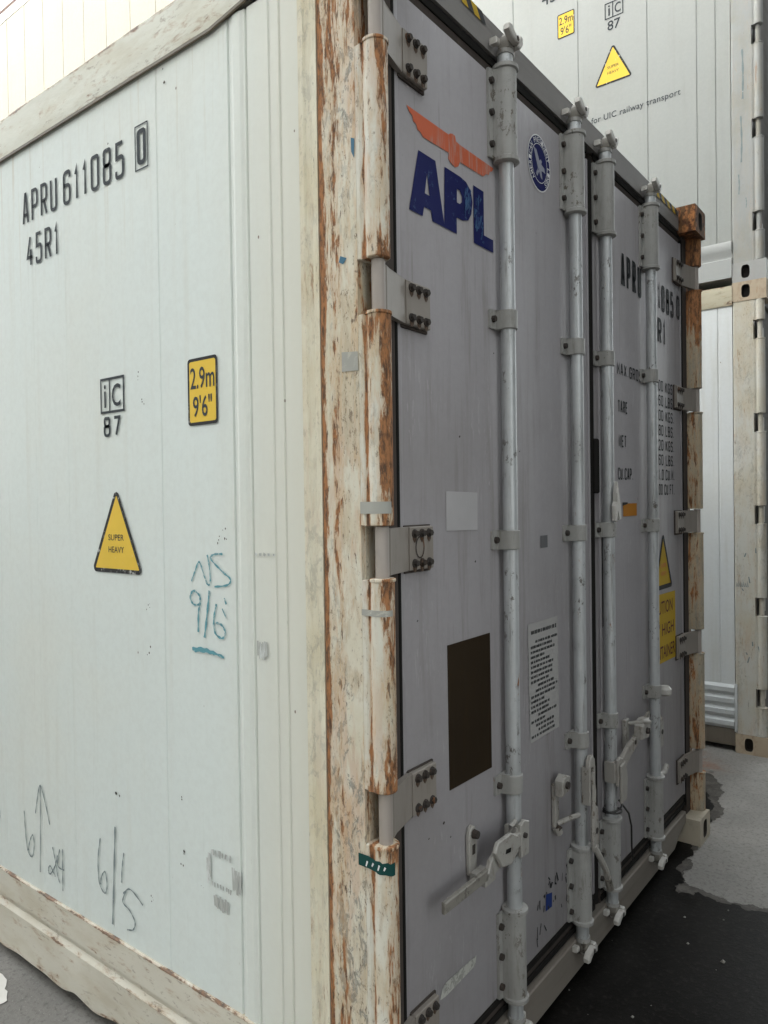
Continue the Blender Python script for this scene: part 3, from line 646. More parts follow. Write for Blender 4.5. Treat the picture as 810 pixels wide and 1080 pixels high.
# posts and castings
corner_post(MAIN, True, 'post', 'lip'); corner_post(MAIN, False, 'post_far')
casting('corner_casting', MAIN, 'dimcast', True, True); casting('corner_casting', MAIN, 'rusty', True, False)
casting('corner_casting', MAIN, 'dimcast', False, True); casting('corner_casting', MAIN, 'rusty', False, False)
# post's own door-side web in shadow
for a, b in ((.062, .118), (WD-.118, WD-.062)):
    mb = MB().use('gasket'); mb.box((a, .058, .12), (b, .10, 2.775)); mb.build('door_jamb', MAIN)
# header and sill
mb = MB().use('header')
mb.prism([(.060, 2.790), (.060, 2.876), (.072, 2.889), (.14, 2.890), (.14, 2.800), (.078, 2.790)], lambda y, z, d: (d, y, z), .163, WD-.163)
HEAD = mb.build('header', MAIN)
for x0, x1, n in ((.425, .545, 4), (1.935, 2.262, 9)):
    mb = MB()
    for k in range(n):
        a = x0+(x1-x0)*k/n; b = x0+(x1-x0)*(k+1)/n; mb.use('border' if k % 2 == (1 if n == 4 else 0) else 'yellowd')
        sh = .022
        mb.sheet([(a, .058, 2.848), (b, .058, 2.848), (b-sh, .058, 2.8755), (a-sh, .058, 2.8755)])
        mb.sheet([(a-sh, .058, 2.8755), (b-sh, .058, 2.8755), (b-sh-.008, .070, 2.8895), (a-sh-.008, .070, 2.8895)])
    mb.build('hazard_stripes', HEAD, smooth=False)
mb = MB().use('sill')
mb.prism([(.163, .150), (.163, .040), (2.10, .040), (2.17, .085), (WD-.163, .10), (WD-.163, .150)], lambda x, z, d: (x, d, z), .048, .13, .004)
mb.build('sill', MAIN)

# ------------------------------------------------------------------ doors
DY = .066
def door(x0, x1, left):
    mb = MB().use('door')
    mb.box((x0, DY, .215), (x1, DY+.06, 2.742), .006)
    mb.use('door')
    # raised edge strip round the sheet
    w = .016
    for a, b in (((x0+.001, DY-.003, .216), (x0+w, DY+.002, 2.741)), ((x1-w, DY-.003, .216), (x1-.001, DY+.002, 2.741))): mb.box(a, b, .0012)
    d = mb.build('door', MAIN)
    g = MB().use('gasket')
    g.prism([(.070, .216), (.070, .150), (.10, .150), (.10, .216)], lambda y, z, q: (q, y, z), x0, x1)
    g.prism([(.074, 2.742), (.070, 2.766), (.082, 2.791), (.11, 2.791), (.11, 2.742)], lambda y, z, q: (q, y, z), x0, x1)
    g.use('rubber')
    g.box((x0, .062, .160), (x1, .069, .178), .002); g.box((x0+.002, .0645, .196), (x1-.002, .069, .2145), .002)
    g.box((x0, .066, 2.764), (x1, .0735, 2.788), .002)
    xa = x0 if left else x1
    g.box((xa-.010, .060, .16), (xa+.010 if False else xa, .09, 2.76), .003) if left else g.box((xa, .060, .16), (xa+.010, .09, 2.76), .003)
    g.build('door_gasket', d)
    return d
DL = door(.134, 1.238, True); DL['label'] = 'left door leaf with blue letters and red eagle'
DR = door(1.300, 2.314, False); DR['label'] = 'right door leaf with black weight table'
mb = MB().use('rubber')
mb.box((1.2385, .085, .16), (1.2995, .12, 2.76))
mb.prism([(1.240, .069), (1.262, .060), (1.268, .075), (1.268, .086), (1.240, .086)], lambda x, y, z: (x, y, z), .17, 2.75)
mb.prism([(1.255, .056), (1.285, .050), (1.297, .060), (1.297, .088), (1.255, .088)], lambda x, y, z: (x, y, z), 1.60, 1.79, .004)
mb.build('centre_gasket', DL)
# shallow lock-edge channel on right leaf
mb = MB().use('door'); mb.box((1.3005, .058, .22), (1.318, .0625, 2.738), .0015); mb.build('meeting_strip', DR)

# ------------------------------------------------------------------ hinges
def hinge(left):
    fx = (lambda x: x) if left else (lambda x: -x)
    ox = 0 if left else WD
    mb = MB().use('hinge'); hz = .050
    # folded blade: from the pin past the post lip to the door face
    poly = [(.026, .024), (.045, .022), (.066, .033), (.150, .0505), (.150, .0655), (.060, .048), (.040, .040), (.026, .038)]
    mb.prism(poly, lambda x, y, z: (fx(x), y, z), -hz, hz, .0015)
    mb.prism([(.1505, .0485), (.246, .0485), (.2475, .0655), (.1505, .0655)], lambda x, y, z: (fx(x), y, z), -hz, hz, .0025)
    mb.use('gasket'); mb.prism([(.146, .0600), (.250, .0600), (.251, .0652), (.146, .0652)], lambda x, y, z: (fx(x), y, z), -hz-.0065, hz+.003)
    h = mb.build('hinge', MAIN, loc=(ox, 0, HZ[0]))
    p = MB().use('pin'); p.cyl((fx(.0225), .0275, -CUT+.002), (fx(.0225), .0275, CUT-.002), .0148, seg=18)
    p.build('hinge_pin', h)
    b = MB().use('bolt'); b.cyl((0, .0, 0), (0, -.003, 0), .0105, .0098, 14); b.cyl((0, -.003, 0), (0, -.010, 0), .0078, .0072, 6)
    b.use('stain'); b.sheet([(-.008, -.0006, -.004), (.009, -.0006, -.004), (.0075, -.0006, -.014), (.004, -.0006, -.019), (.0, -.0006, -.0215), (-.004, -.0006, -.018), (-.0075, -.0006, -.013)])
    b0 = b.build('bolt', h, loc=(fx(.170), .0485, .034))
    for x, z in ((.199, .034), (.228, .034), (.170, -.034), (.199, -.034), (.228, -.034)):
        c = b0.copy(); COL.objects.link(c); c.parent = h; c.location = (fx(x), .0485, z)
    for z in HZ[1:]: copy_tree(h, MAIN, (ox, 0, z))
    return h
hinge(True); hinge(False)
mb = MB().use('rubber')                         # worn oval mark on the middle left hinge plate
o_ = [(.190+.018*math.cos(a*.3142), 1.474+.026*math.sin(a*.3142)) for a in range(20)]; i_ = shrink(o_, .0035)
mb.use('bolt'); ring_faces(mb, o_, i_, lambda x, z: (x, .0470, z))
mb.build('oval_mark', [c for c in kids(MAIN) if c.name.startswith('hinge') and abs(c.location.z-HZ[2]) < .01 and c.location.x < 1][0], smooth=False).location = (0, 0, -HZ[2])

# ------------------------------------------------------------------ locking rods
RY = .035
def saddle(mb, z0, z1, rad, fl, fr, bolts):
    poly = [(-fl, .0305), (-fl, .0225), (-rad, .0225)]
    for k in range(15): a = R(180+k*12.0+6); poly.append((rad*math.cos(a), rad*math.sin(a)*.98))
    poly += [(rad, .0225), (fr, .0225), (fr, .0305)]
    mb.prism(poly, lambda x, y, z: (x, y, z), z0, z1, .002)
    k = mb.cur; mb.use('bolt')
    for bx, bz in bolts: mb.cyl((bx, .0225, bz), (bx, .0135, bz), .0095, .0085, 8)
    mb.cur = k
GUIDES = (2.07, 1.472, .803)
def claw(mb, z, up):
    """locking cam head with its prongs and the keeper lugs either side"""
    s = 1 if up else -1
    mb.use('hous'); mb.lathe([(.0235, min(z, z+s*.012)), (.0235, max(z, z+s*.012))], (0, 0), 18)
    pr = lambda P, a, b, bv=.003: mb.prism(P, lambda x, q, y: (x*1.08, y, z+s*(.004+q*.80)), a, b, bv)
    mb.use('grip'); pr([(-.017, .010), (.017, .010), (.021, .030), (.016, .052), (-.014, .052), (-.020, .030)], -.022, .012)
    mb.use('cam')
    pr([(-.044, .046), (-.030, .030), (.002, .022), (.014, .030), (.006, .040), (-.022, .050), (-.030, .068), (-.042, .064)], -.040, -.020)    # long claw
    pr([(.010, .020), (.030, .024), (.040, .042), (.038, .066), (.027, .068), (.024, .048), (.012, .038)], -.034, -.008)                     # short claw
    pr([(-.010, .044), (.012, .046), (.014, .062), (.004, .070), (-.008, .064)], -.028, .006)
    pr([(.030, .010), (.046, .016), (.048, .060), (.038, .064), (.032, .040)], -.006, .021)
    pr([(-.048, .012), (-.030, .014), (-.030, .036), (-.048, .034)], -.004, .021)
    mb.use('bolt'); mb.cyl((.0, -.030, z+s*.034), (.0, -.041, z+s*.034), .007, seg=8)
def lock_rod(x, parent):
    mb = MB().use('rod'); mb.cyl((0, 0, .150), (0, 0, 2.790), .0205, seg=24)
    mb.use('hous'); mb.lathe([(.0185, .125), (.0185, .17)], (0, 0), 18)
    rod = mb.build('locking_rod', parent, loc=(x, RY, 0))
    for z in GUIDES:
        mb = MB().use('hous'); saddle(mb, z-.026, z+.026, .0265, .056, .040, [(-.043, z), (.034, z-.012)]); mb.build('rod_guide', rod)
    for z0, z1, cz in ((2.505, 2.745, 2.505), (.215, .450, .215)):
        mb = MB().use('hous'); saddle(mb, z0, z1, .0310, .050, .038, [(-.042, z0+.035), (-.042, (z0+z1)/2), (-.042, z1-.035)])
        for zz in ((z0-.012, z0+.004), (z1-.004, z1+.012)):
            mb.lathe([(.031, zz[0]), (.036, zz[0]+.003), (.036, zz[1]-.003), (.031, zz[1])], (0, 0), 22)
        mb.build('bearing_housing', rod)
    mb = MB().use('pin'); mb.lathe([(.0195, 2.757), (.0195, 2.80)], (0, 0), 18); claw(mb, 2.785, True); mb.build('locking_cam', rod)
    mb = MB(); claw(mb, .158, False); mb.build('locking_cam', rod)
    return rod
RODX = [.604, 1.064, 1.326, 1.806]
RODS = [lock_rod(RODX[0], MAIN)]
for x in RODX[1:]: RODS.append(copy_tree(RODS[0], MAIN, (x, RY, 0)))

# handle of the first rod: hub, fork, lever held in its catch
def hub(mb, z, side):
    mb.use('handle')
    mb.prism([(-.024, z-.046), (.020, z-.050), (.024, z+.040), (-.004, z+.052), (-.026, z+.044)], lambda x, q, y: (x, y, q), -.036, -.024, .003)
    mb.prism([(-.030, z-.036), (.0, z-.036), (.0, z+.036), (-.030, z+.036)], lambda x, q, y: (x, y, q), -.026, .016, .004)
    mb.use('bolt'); mb.cyl((-.008, -.036, z+.012), (-.008, -.043, z+.012), .008, .007, 8)
mb = MB(); hub(mb, .658, -1); mb.use('handle')
mb.tube([(-.018, -.018, .690), (-.032, -.020, .712), (-.050, -.018, .705), (-.058, -.014, .675)], .007)
mb.prism([(-.02, .682), (-.075, .688), (-.150, .682), (-.185, .665), (-.200, .640), (-.185, .622), (-.130, .635), (-.075, .645), (-.02, .645)], lambda x, q, y: (x, y, q), -.034, -.020, .003)
mb.prism([(-.060, .690), (-.10, .712), (-.170, .712), (-.185, .690), (-.150, .640), (-.100, .628), (-.062, .650)], lambda x, q, y: (x, y, q), -.047, -.035, .003)
mb.use('rubber'); mb.prism([(-.105, .676), (-.130, .680), (-.134, .670), (-.109, .666)], lambda x, q, y: (x, y, q), -.0485, -.046)
mb.use('grip'); mb.prism([(-.185, .650), (-.195, .620), (-.392, .622), (-.392, .650)], lambda x, q, y: (x, y, q), -.031, -.018, .003)
mb.build('handle', RODS[0])
mb = MB().use('handle')
mb.prism([(-.018, -.060), (.018, -.060), (.020, .040), (.012, .058), (0, .064), (-.012, .058), (-.020, .040)], lambda x, q, y: (.418+x, y, .682+q), .052, .0655, .003)
mb.prism([(-.020, -.075), (.030, -.075), (.030, -.050), (-.020, -.050)], lambda x, q, y: (.418+x, y, .682+q), .004, .054, .003)
mb.use('bolt'); mb.cyl((.419, .052, .724), (.419, .038, .724), .012, .010, 10)
mb.use('hole'); mb.prism([(-.006, -.010), (.006, -.010), (.006, .014), (-.006, .014)], lambda x, q, y: (.418+x, y, .682+q), .0505, .053)
mb.build('handle_catch', DL)
# second rod: handle swung down along the rod, fork and drop lever
mb = MB().use('handle')
for sx in (-.024, .012):
    mb.prism([(sx, .600), (sx+.011, .600), (sx+.011, .720), (sx, .720)], lambda x, q, y: (x, y, q), -.040, -.010, .003)
mb.prism([(-.024, .716), (.023, .716), (.020, .742), (.008, .756), (-.008, .756), (-.020, .742)], lambda x, q, y: (x, y, q), -.040, -.022, .004)
mb.tube([(0, -.036, .70), (.004, -.040, .64), (-.010, -.044, .57), (-.012, -.044, .50)], .009)
mb.prism([(-.012, .585), (.016, .590), (.026, .50), (.022, .455), (-.014, .450), (-.022, .48)], lambda x, q, y: (x, y, q), -.050, -.038, .003)
mb.use('hole'); mb.cyl((.004, -.049, .515), (.004, -.0515, .515), .010, seg=10)
mb.use('handle'); mb.tube([(-.010, -.046, .470), (.020, -.055, .420), (.055, -.060, .365), (.075, -.058, .330)], .010)
mb.use('grip'); mb.tube([(.070, -.058, .340), (.098, -.056, .290)], .013)
mb.build('handle', RODS[1])
# empty catch of that handle on the left leaf
mb = MB().use('handle')
mb.prism([(-.012, -.075), (.014, -.080), (.014, .060), (-.012, .060)], lambda x, q, y: (.915+x, y, .640+q), .050, .0655, .003)
mb.prism([(-.022, .030), (.032, .036), (.034, .080), (.004, .092), (-.022, .076)], lambda x, q, y: (.915+x, y, .640+q), .020, .050, .004)
mb.tube([(.915, .050, .575), (.945, .020, .590), (.985, .010, .588)], .008)
mb.tube([(.910, .052, .565), (.918, .046, .545)], .014)
mb.use('bolt'); mb.cyl((.920, .020, .700), (.920, .012, .700), .012, .011, 10); mb.cyl((.912, .05, .566), (.912, .038, .560), .009, seg=8)
mb.build('handle_catch', DL)
# third rod: hub and short arm; its catch
mb = MB(); hub(mb, .625, 1); mb.use('handle')
mb.prism([(.018, .655), (.110, .690), (.175, .700), (.205, .690), (.200, .668), (.12, .650), (.020, .600)], lambda x, q, y: (x, y, q), -.030, -.014, .003)
mb.prism([(-.02, .520), (.030, .520), (.040, .600), (.018, .660), (-.02, .650)], lambda x, q, y: (x, y, q), -.046, -.036, .003)
mb.use('hole'); mb.cyl((.165, -.030, .684), (.165, -.032, .684), .008, seg=10)
mb.use('grip'); mb.prism([(.205, .690), (.38, .745), (.38, .722), (.200, .668)], lambda x, q, y: (x, y, q), -.014, -.002, .002)
mb.build('handle', RODS[2])
mb = MB().use('handle')
mb.prism([(-.03, -.06), (.01, -.06), (.01, .06), (-.03, .06)], lambda x, q, y: (1.545+x, y, .690+q), .050, .0655, .003)
mb.prism([(-.02, -.020), (.05, -.030), (.075, .0), (.06, .045), (.02, .05), (-.02, .03)], lambda x, q, y: (1.56+x, y, .700+q), -.006, .030, .005)
mb.tube([(1.55, .05, .73), (1.56, .0, .745), (1.60, -.012, .735)], .008)
mb.use('bolt'); mb.cyl((1.585, -.006, .705), (1.585, -.016, .705), .013, .011, 8)
mb.build('handle_catch', DR)
# fourth rod: folded lever and round stop
mb = MB().use('handle')
mb.prism([(.030, .560), (.075, .560), (.080, .660), (.060, .690), (.034, .680)], lambda x, q, y: (x, y, q), -.012, .024, .005)
mb.use('hole'); mb.cyl((.055, -.012, .625), (.055, -.014, .625), .010, seg=10)
mb.build('handle', RODS[3])
mb = MB().use('handle'); mb.tube([(.02, -.01, .455), (.07, -.012, .452), (.11, -.010, .470)], .012)
mb.build('lever_stub', RODS[3])
mb = MB().use('cam'); mb.lathe([(.018, .760), (.026, .768), (.026, .786), (.015, .800)], (1.925, .03), 12)
mb.use('handle'); mb.cyl((1.925, .06, .77), (1.925, .02, .78), .012)
mb.build('handle_stop', DR)
# broken clip above the middle guide of the third rod
mb = MB().use('cam')
mb.prism([(-.035, 1.505), (-.020, 1.500), (-.012, 1.560), (-.004, 1.505), (.018, 1.508), (.014, 1.560), (.0, 1.575), (-.012, 1.640), (-.024, 1.600), (-.018, 1.570), (-.038, 1.555)], lambda x, q, y: (x, y, q), -.040, -.024, .003)
mb.build('broken_clip', RODS[2])
# wire twisted round the third rod's lower housing
mb = MB().use('wire'); pts = []
for k in range(40):
    a = k/40*4*math.pi; pts.append((RODX[2]+.040*math.cos(a), RY+.040*math.sin(a)*.75-.004, .475+.012*math.sin(a*.5+1)+k*.0006))
pts += [(RODX[2]+.06, -.005, .46), (RODX[2]+.10, .0, .40), (RODX[2]+.13, .01, .31), (RODX[2]+.17, .02, .24)]
mb.tube(pts, .0035, 6); wr = mb.build('wire')
wr['label'] = 'thin black wire twisted round the lower housing of a locking rod'; wr['category'] = 'wire'

# ------------------------------------------------------------------ markings on the side sheet
SX = .0025
fs_ = lambda y, z: (SX, y, z)
fsl = lambda u_, z: (SX-LIFT[0]*3e-5, -u_, z)           # reading direction runs towards the door end (u = -y)
mb = MB().use('ink')
put_label(mb, 'APRU', (-1.495, 2.503, -1.276, 2.608), fsl, .105); put_label(mb, '611085', (-1.240, 2.503, -.912, 2.608), fsl, .105)
put_label(mb, '0', (-.850, 2.513, -.809, 2.611), fsl, .13)
ring_faces(mb, [(.860, 2.500), (.799, 2.500), (.799, 2.624), (.860, 2.624)], [(.856, 2.504), (.803, 2.504), (.803, 2.620), (.856, 2.620)], fs_)
mb.build('serial_number', SIDE, smooth=False)
mb = MB().use('ink'); put_label(mb, '45R1', (-1.472, 2.362, -1.272, 2.463), fsl, .105); mb.build('size_code', SIDE, smooth=False)
mb = MB().use('ink')
ring_faces(mb, [(1.054, 1.848), (.932, 1.848), (.932, 1.951), (1.054, 1.951)], [(1.048, 1.855), (.939, 1.855), (.939, 1.944), (1.048, 1.944)], fs_)
mb.sheet([fs_(1.009, 1.855), fs_(1.003, 1.855), fs_(1.003, 1.944), fs_(1.009, 1.944)])
put_text(mb, 'i', (-1.034, 1.865, -1.024, 1.932), fsl, .012); put_text(mb, 'C', (-.994, 1.865, -.950, 1.930), fsl, .012)
put_label(mb, '87', (-1.039, 1.779, -.953, 1.838), fsl, .15)
mb.build('rail_code', SIDE, smooth=False)
def height_label(fn, u0, v0, u1, v1, parent, d=.0008, frame=True, yk='yellow', bk='border', tk='ink'):
    """fn(u, v, lift)"""
    mb = MB(); o_ = rrect(u0, v0, u1, v1, .010); i_ = rrect(u0+.007, v0+.008, u1-.007, v1-.008, .006)
    mb.use(bk); ring_faces(mb, o_, i_, lambda a, b: fn(a, b, 0))
    mb.use(yk); mb.sheet([fn(a, b, 0) for a, b in i_])
    w = u1-u0; h = v1-v0; mb.use(tk)
    put_text(mb, '2.9m', (u0+.10*w, v0+.54*h, u1-.09*w, v0+.86*h), lambda a, b: fn(a, b, d), .008)
    put_text(mb, "9'6\"", (u0+.18*w, v0+.12*h, u1-.18*w, v0+.44*h), lambda a, b: fn(a, b, d), .008)
    return mb.build('height_label', parent, smooth=False)
height_label(lambda u_, z, l: (SX-l, -u_, z), -.645, 1.783, -.527, 1.955, SIDE)
def heavy_label(fn, apex, left, right, parent, th=.012, yk='yellow', txt='ink', bk='border'):
    mb = MB(); o_ = rtri(apex, left, right, .014); i_ = shrink(o_, th)
    mb.use(bk); ring_faces(mb, o_, i_, lambda a, b: fn(a, b, 0)); mb.use(yk); mb.sheet([fn(a, b, 0) for a, b in i_])
    w = abs(right[0]-left[0]); h = apex[1]-left[1]; cx = (left[0]+right[0])/2; mb.use(txt)
    put_text(mb, 'SUPER', (cx-.15*w, left[1]+.375*h, cx+.15*w, left[1]+.445*h), lambda a, b: fn(a, b, .0008), 0.0)
    put_text(mb, 'HEAVY', (cx-.15*w, left[1]+.235*h, cx+.15*w, left[1]+.305*h), lambda a, b: fn(a, b, .0008), 0.0)
    return mb.build('warning_label', parent, smooth=False)
heavy_label(lambda u_, z, l: (SX-l, -u_, z), (-.981, 1.636), (-1.116, 1.385), (-.855, 1.385), SIDE)
# handwriting
mb = MB().use('pencil')
def hw(pts, w=.0055): stroke(mb, [(-a, b) for a, b in pts], w, fsl)
hw([(1.564, .553), (1.558, .49), (1.545, .425), (1.515, .41), (1.500, .45), (1.508, .485), (1.528, .46), (1.540, .425)])
hw([(1.452, .664), (1.455, .55), (1.463, .374)]); hw([(1.487, .563), (1.470, .625), (1.451, .664), (1.42, .61), (1.395, .549)])
hw([(1.380, .480), (1.366, .445), (1.352, .40), (1.338, .375)]); hw([(1.350, .462), (1.362, .430), (1.385, .398), (1.402, .386), (1.409, .398), (1.398, .414), (1.380, .402), (1.366, .388)])
hw([(1.335, .485), (1.350, .43), (1.310, .425)]); hw([(1.318, .490), (1.320, .42), (1.320, .356)])
mb.build('pencil_numbers', SIDE, smooth=False); mb = MB().use('pencil')
hw([(1.098, .585), (1.112, .52), (1.108, .45), (1.080, .425), (1.066, .45), (1.075, .49), (1.095, .47), (1.10, .445)])
hw([(1.018, .640), (1.028, .50), (1.040, .345)], .0075); hw([(.975, .575), (.985, .53), (.990, .484)])
hw([(.982, .455), (.945, .478), (.885, .452)]); hw([(.965, .470), (.985, .43), (.950, .415), (.925, .39), (.935, .365), (.965, .355)])
mb.build('pencil_numbers', SIDE, smooth=False); mb = MB().use('pencil')
hw([(1.756, .53), (1.742, .50), (1.748, .47), (1.765, .455)])
mb.build('pencil_mark', SIDE, smooth=False); mb = MB().use('pencil')
hw([(.585, .275), (.56, .28), (.555, .265)], .004); hw([(.522, .262), (.518, .245), (.512, .225)], .004)
mb.build('pencil_numbers', SIDE, smooth=False)
mb = MB().use('chalk')
hw([(.643, 1.380), (.628, 1.408), (.611, 1.432), (.595, 1.405), (.579, 1.376), (.568, 1.382), (.570, 1.419), (.578, 1.451)], .006)
hw([(.518, 1.455), (.551, 1.453), (.564, 1.441), (.522, 1.412), (.490, 1.393), (.503, 1.378), (.552, 1.371)], .006)
hw([(.612, 1.322), (.635, 1.320), (.650, 1.338), (.636, 1.356), (.612, 1.345), (.610, 1.325), (.617, 1.30), (.619, 1.25)], .007)
hw([(.572, 1.360), (.582, 1.30), (.594, 1.238)], .0085); hw([(.545, 1.328), (.556, 1.29), (.552, 1.255), (.525, 1.243), (.512, 1.258), (.525, 1.276), (.548, 1.280)], .007)
hw([(.514, 1.345), (.507, 1.33)], .006); hw([(.523, 1.318), (.508, 1.295)], .004)
hw([(.645, 1.204), (.600, 1.208), (.560, 1.203), (.518, 1.195)], .010); hw([(.636, 1.200), (.590, 1.203), (.556, 1.200)], .009)
mb.build('crayon_marks', SIDE, smooth=False)
mb = MB().use('bolt'); random.seed(21)
for y_, z, s_ in ((.995, .742, .006), (.705, .640, .005), (.622, .578, .003), (.838, .483, .003), (.866, 1.94, .003), (.845, 1.87, .003), (.834, 1.30, .004), (.836, 1.18, .004), (.69, .795, .004), (.985, 2.62, .003), (.72, 2.71, .007), (.51, 1.505, .004), (.53, 1.49, .003)):
    LIFT[0] = (LIFT[0]+1) % 30
    for q in range(random.choice((2, 3, 4))):
        a, b = y_+random.uniform(-2.5, 2.5)*s_, z+random.uniform(-4, 4)*s_; r_ = s_*random.uniform(.3, .9)
        mb.sheet([fsl(-(a+r_), b), fsl(-(a+r_*.2), b-r_*random.uniform(.8, 2.5)), fsl(-(a-r_), b-r_*.3), fsl(-(a+r_*.1), b+r_)])
merge(mb.build('chips', SIDE, smooth=False), SIDE)
# smudges left by torn labels
mb = MB().use('scuff')
def scr(y0, y1, z0, z1, n, w, axis='z'):
    for k in range(n):
        yy = y0+(y1-y0)*(k+random.uniform(.1, .9))/n; za = z0+random.uniform(0, .25)*(z1-z0); zb = z1-random.uniform(0, .25)*(z1-z0)
        stroke(mb, [(-yy, za), (-yy+random.uniform(-.003, .003), zb)], w, fsl, False)
scr(.600, .585, .595, .690, 3, .010); scr(.585, .500, .680, .700, 10, .006); scr(.500, .470, .600, .680, 4, .010); scr(.585, .500, .600, .615, 8, .005)
scr(.575, .515, .545, .585, 9, .007); mb.build('torn_label_mark', SIDE, smooth=False); mb = MB().use('scuff')
scr(.395, .36, 1.205, 1.255, 9, .005); mb.build('torn_label_mark', SIDE, smooth=False); mb = MB().use('scuff')
scr(.40, .33, 1.455, 1.462, 5, .009)
mb.build('torn_label_mark', SIDE, smooth=False)
# on the post
PO = [c for c in kids(MAIN) if c.name.startswith('corner_post')][0]
mb = MB().use('green')
band = [(.082, -.0012), (.066, -.0012), (.050, -.002)]
prof = [(-.0025, .084), (-.0035, .055)]+[(.0215+.0275*math.cos(R(a)), .0275+.0275*math.sin(R(a))) for a in range(165, 270, 12)]
mb.grid([0, 1], lambda k: [(p[0], p[1], .829-.026*k-.0006*i+(.002*math.sin(i*2.1) if k == 0 else .0012*math.sin(i*1.3))) for i, p in enumerate(prof)])
mb.build('green_tape', PO)
mb = MB().use('white')
for k in range(4): stroke(mb, [(-.060+.016*k, .808+.004*(k % 2)), (-.056+.016*k, .820)], .004, lambda a, b: (-.0066, -a, b), False)
mb.build('tape_writing', PO, smooth=False)
mb = MB().use('greytape')
prof = [(-.0015, .066), (-.0025, .052)]+[(.0215+.0275*math.cos(R(a)), .0275+.0275*math.sin(R(a))) for a in range(160, 275, 12)]
mb.grid([1.555, 1.580], lambda z: [(p[0], p[1], z) for p in prof])
mb.build('tape_residue', PO); mb = MB().use('greytape')
mb.sheet([(-.0015, .112, 1.860), (-.0015, .066, 1.858), (-.0015, .067, 1.898), (-.0015, .112, 1.902)])
mb.build('tape_residue', PO); mb = MB().use('greytape')
mb.grid([1.340, 1.353], lambda z: [(p[0], p[1], z) for p in prof])
mb.build('tape_residue', PO)
M_['teal'] = mat_decal('teal_paint', (.075, .17, .25), .6, (.3, .3, .28))
mb = MB().use('teal'); mb.sheet([(-.0015, .116, 2.095), (-.0015, .104, 2.089), (-.0015, .094, 2.100), (-.0015, .112, 2.108)]); mb.build('blue_paint_chip', PO, smooth=False); mb = MB().use('teal')
mb.sheet([(-.0015, .078, 2.350), (-.0015, .068, 2.345), (-.0015, .070, 2.305), (-.0015, .077, 2.32)])
mb.build('blue_paint_chip', PO, smooth=False)

# ------------------------------------------------------------------ markings on the doors
DF = DY-.0016
fd = lambda x, z: (x, DF-LIFT[0]*2e-5, z)
def poly_fill(mb, outer, holes=(), fn=fd):
    vs_, es_ = [], []
    for loop in [outer]+list(holes):
        vv = [mb.bm.verts.new(fn(*p)) for p in loop]
        es_ += [mb.bm.edges.new((vv[i], vv[(i+1) % len(vv)])) for i in range(len(vv))]
    res_ = bmesh.ops.triangle_fill(mb.bm, edges=es_, use_beauty=True, normal=(0, -1, 0))
    mb._faces([g_ for g_ in res_['geom'] if isinstance(g_, bmesh.types.BMFace)])
mb = MB().use('navy')
poly_fill(mb, [(.228, 2.404), (.300, 2.404), (.338, 2.254), (.284, 2.254), (.278, 2.278), (.249, 2.278), (.243, 2.254), (.188, 2.254)], [[(.263, 2.362), (.253, 2.311), (.273, 2.311)]])
mb.use('navy')
pb = [(.338, 2.404), (.412, 2.404), (.440, 2.400), (.462, 2.385), (.470, 2.358), (.464, 2.325), (.448, 2.304), (.420, 2.296), (.392, 2.296), (.392, 2.254), (.334, 2.254)]
poly_fill(mb, [(a+.002, b) for a, b in pb], [[(.396, 2.368), (.410, 2.368), (.421, 2.356), (.420, 2.342), (.410, 2.334), (.396, 2.334)]])
poly_fill(mb, [(.477, 2.404), (.530, 2.404), (.530, 2.288), (.580, 2.288), (.580, 2.254), (.477, 2.254)])
mb.use('bluewear'); random.seed(17)
for k in range(46):
    if k % 2: x, z = random.uniform(.436, .464), random.uniform(2.318, 2.382)
    else: x, z = random.uniform(.482, .522), random.uniform(2.275, 2.385)
    stroke(mb, [(x-.004, z-random.uniform(.004, .016)), (x+random.uniform(-.002, .004), z+random.uniform(.004, .014))], random.uniform(.002, .007), lambda a, b: (a, DF-.0009-LIFT[0]*2e-5, b), False)
mb.build('company_letters', DL, smooth=False)
mb = MB().use('red')
poly_fill(mb, [(.183, 2.491), (.362, 2.491), (.367, 2.496), (.380, 2.500), (.391, 2.499), (.396, 2.487), (.412, 2.485), (.586, 2.485), (.578, 2.474), (.566, 2.470), (.561, 2.459), (.545, 2.456), (.529, 2.444), (.412, 2.441), (.406, 2.428), (.390, 2.420), (.373, 2.423), (.358, 2.430), (.361, 2.446), (.250, 2.442), (.238, 2.450), (.226, 2.451), (.221, 2.462), (.210, 2.464), (.206, 2.476), (.195, 2.479)])
mb.build('eagle_emblem', DL, smooth=False)
# round seal with ring of letters and a bird
mb = MB(); cx, cz, rx, rz = .868, 2.598, .074, .082
el = lambda k, n=32: [(cx+rx*k*math.cos(a*2*math.pi/n), cz+rz*k*math.sin(a*2*math.pi/n)) for a in range(n)]
mb.use('white'); ring_faces(mb, el(1.03), el(.985), fd); mb.use('navy'); poly_fill(mb, el(.98), fn=fd)
mb.use('white'); ring_faces(mb, el(.715), el(.69), lambda x, z: (x, DF-.0008, z))
txt = 'AMERICAN PRESIDENT LINES'
for i, ch in enumerate(txt):
    if ch == ' ': continue
    a = R(200-(i+.5)*220/len(txt)*1.0) if i < 99 else 0
    a = R(235-(i+.5)*(290/len(txt)))
    ca, sa = math.cos(a-math.pi/2), math.sin(a-math.pi/2)
    ox, oz = cx+rx*.845*math.cos(a), cz+rz*.845*math.sin(a)
    put_text(mb, ch, (-.0055, -.0075, .0055, .0075), lambda p, q: (ox+p*ca-q*sa, DF-.0008, oz+p*sa+q*ca), .01)
mb.use('bird')
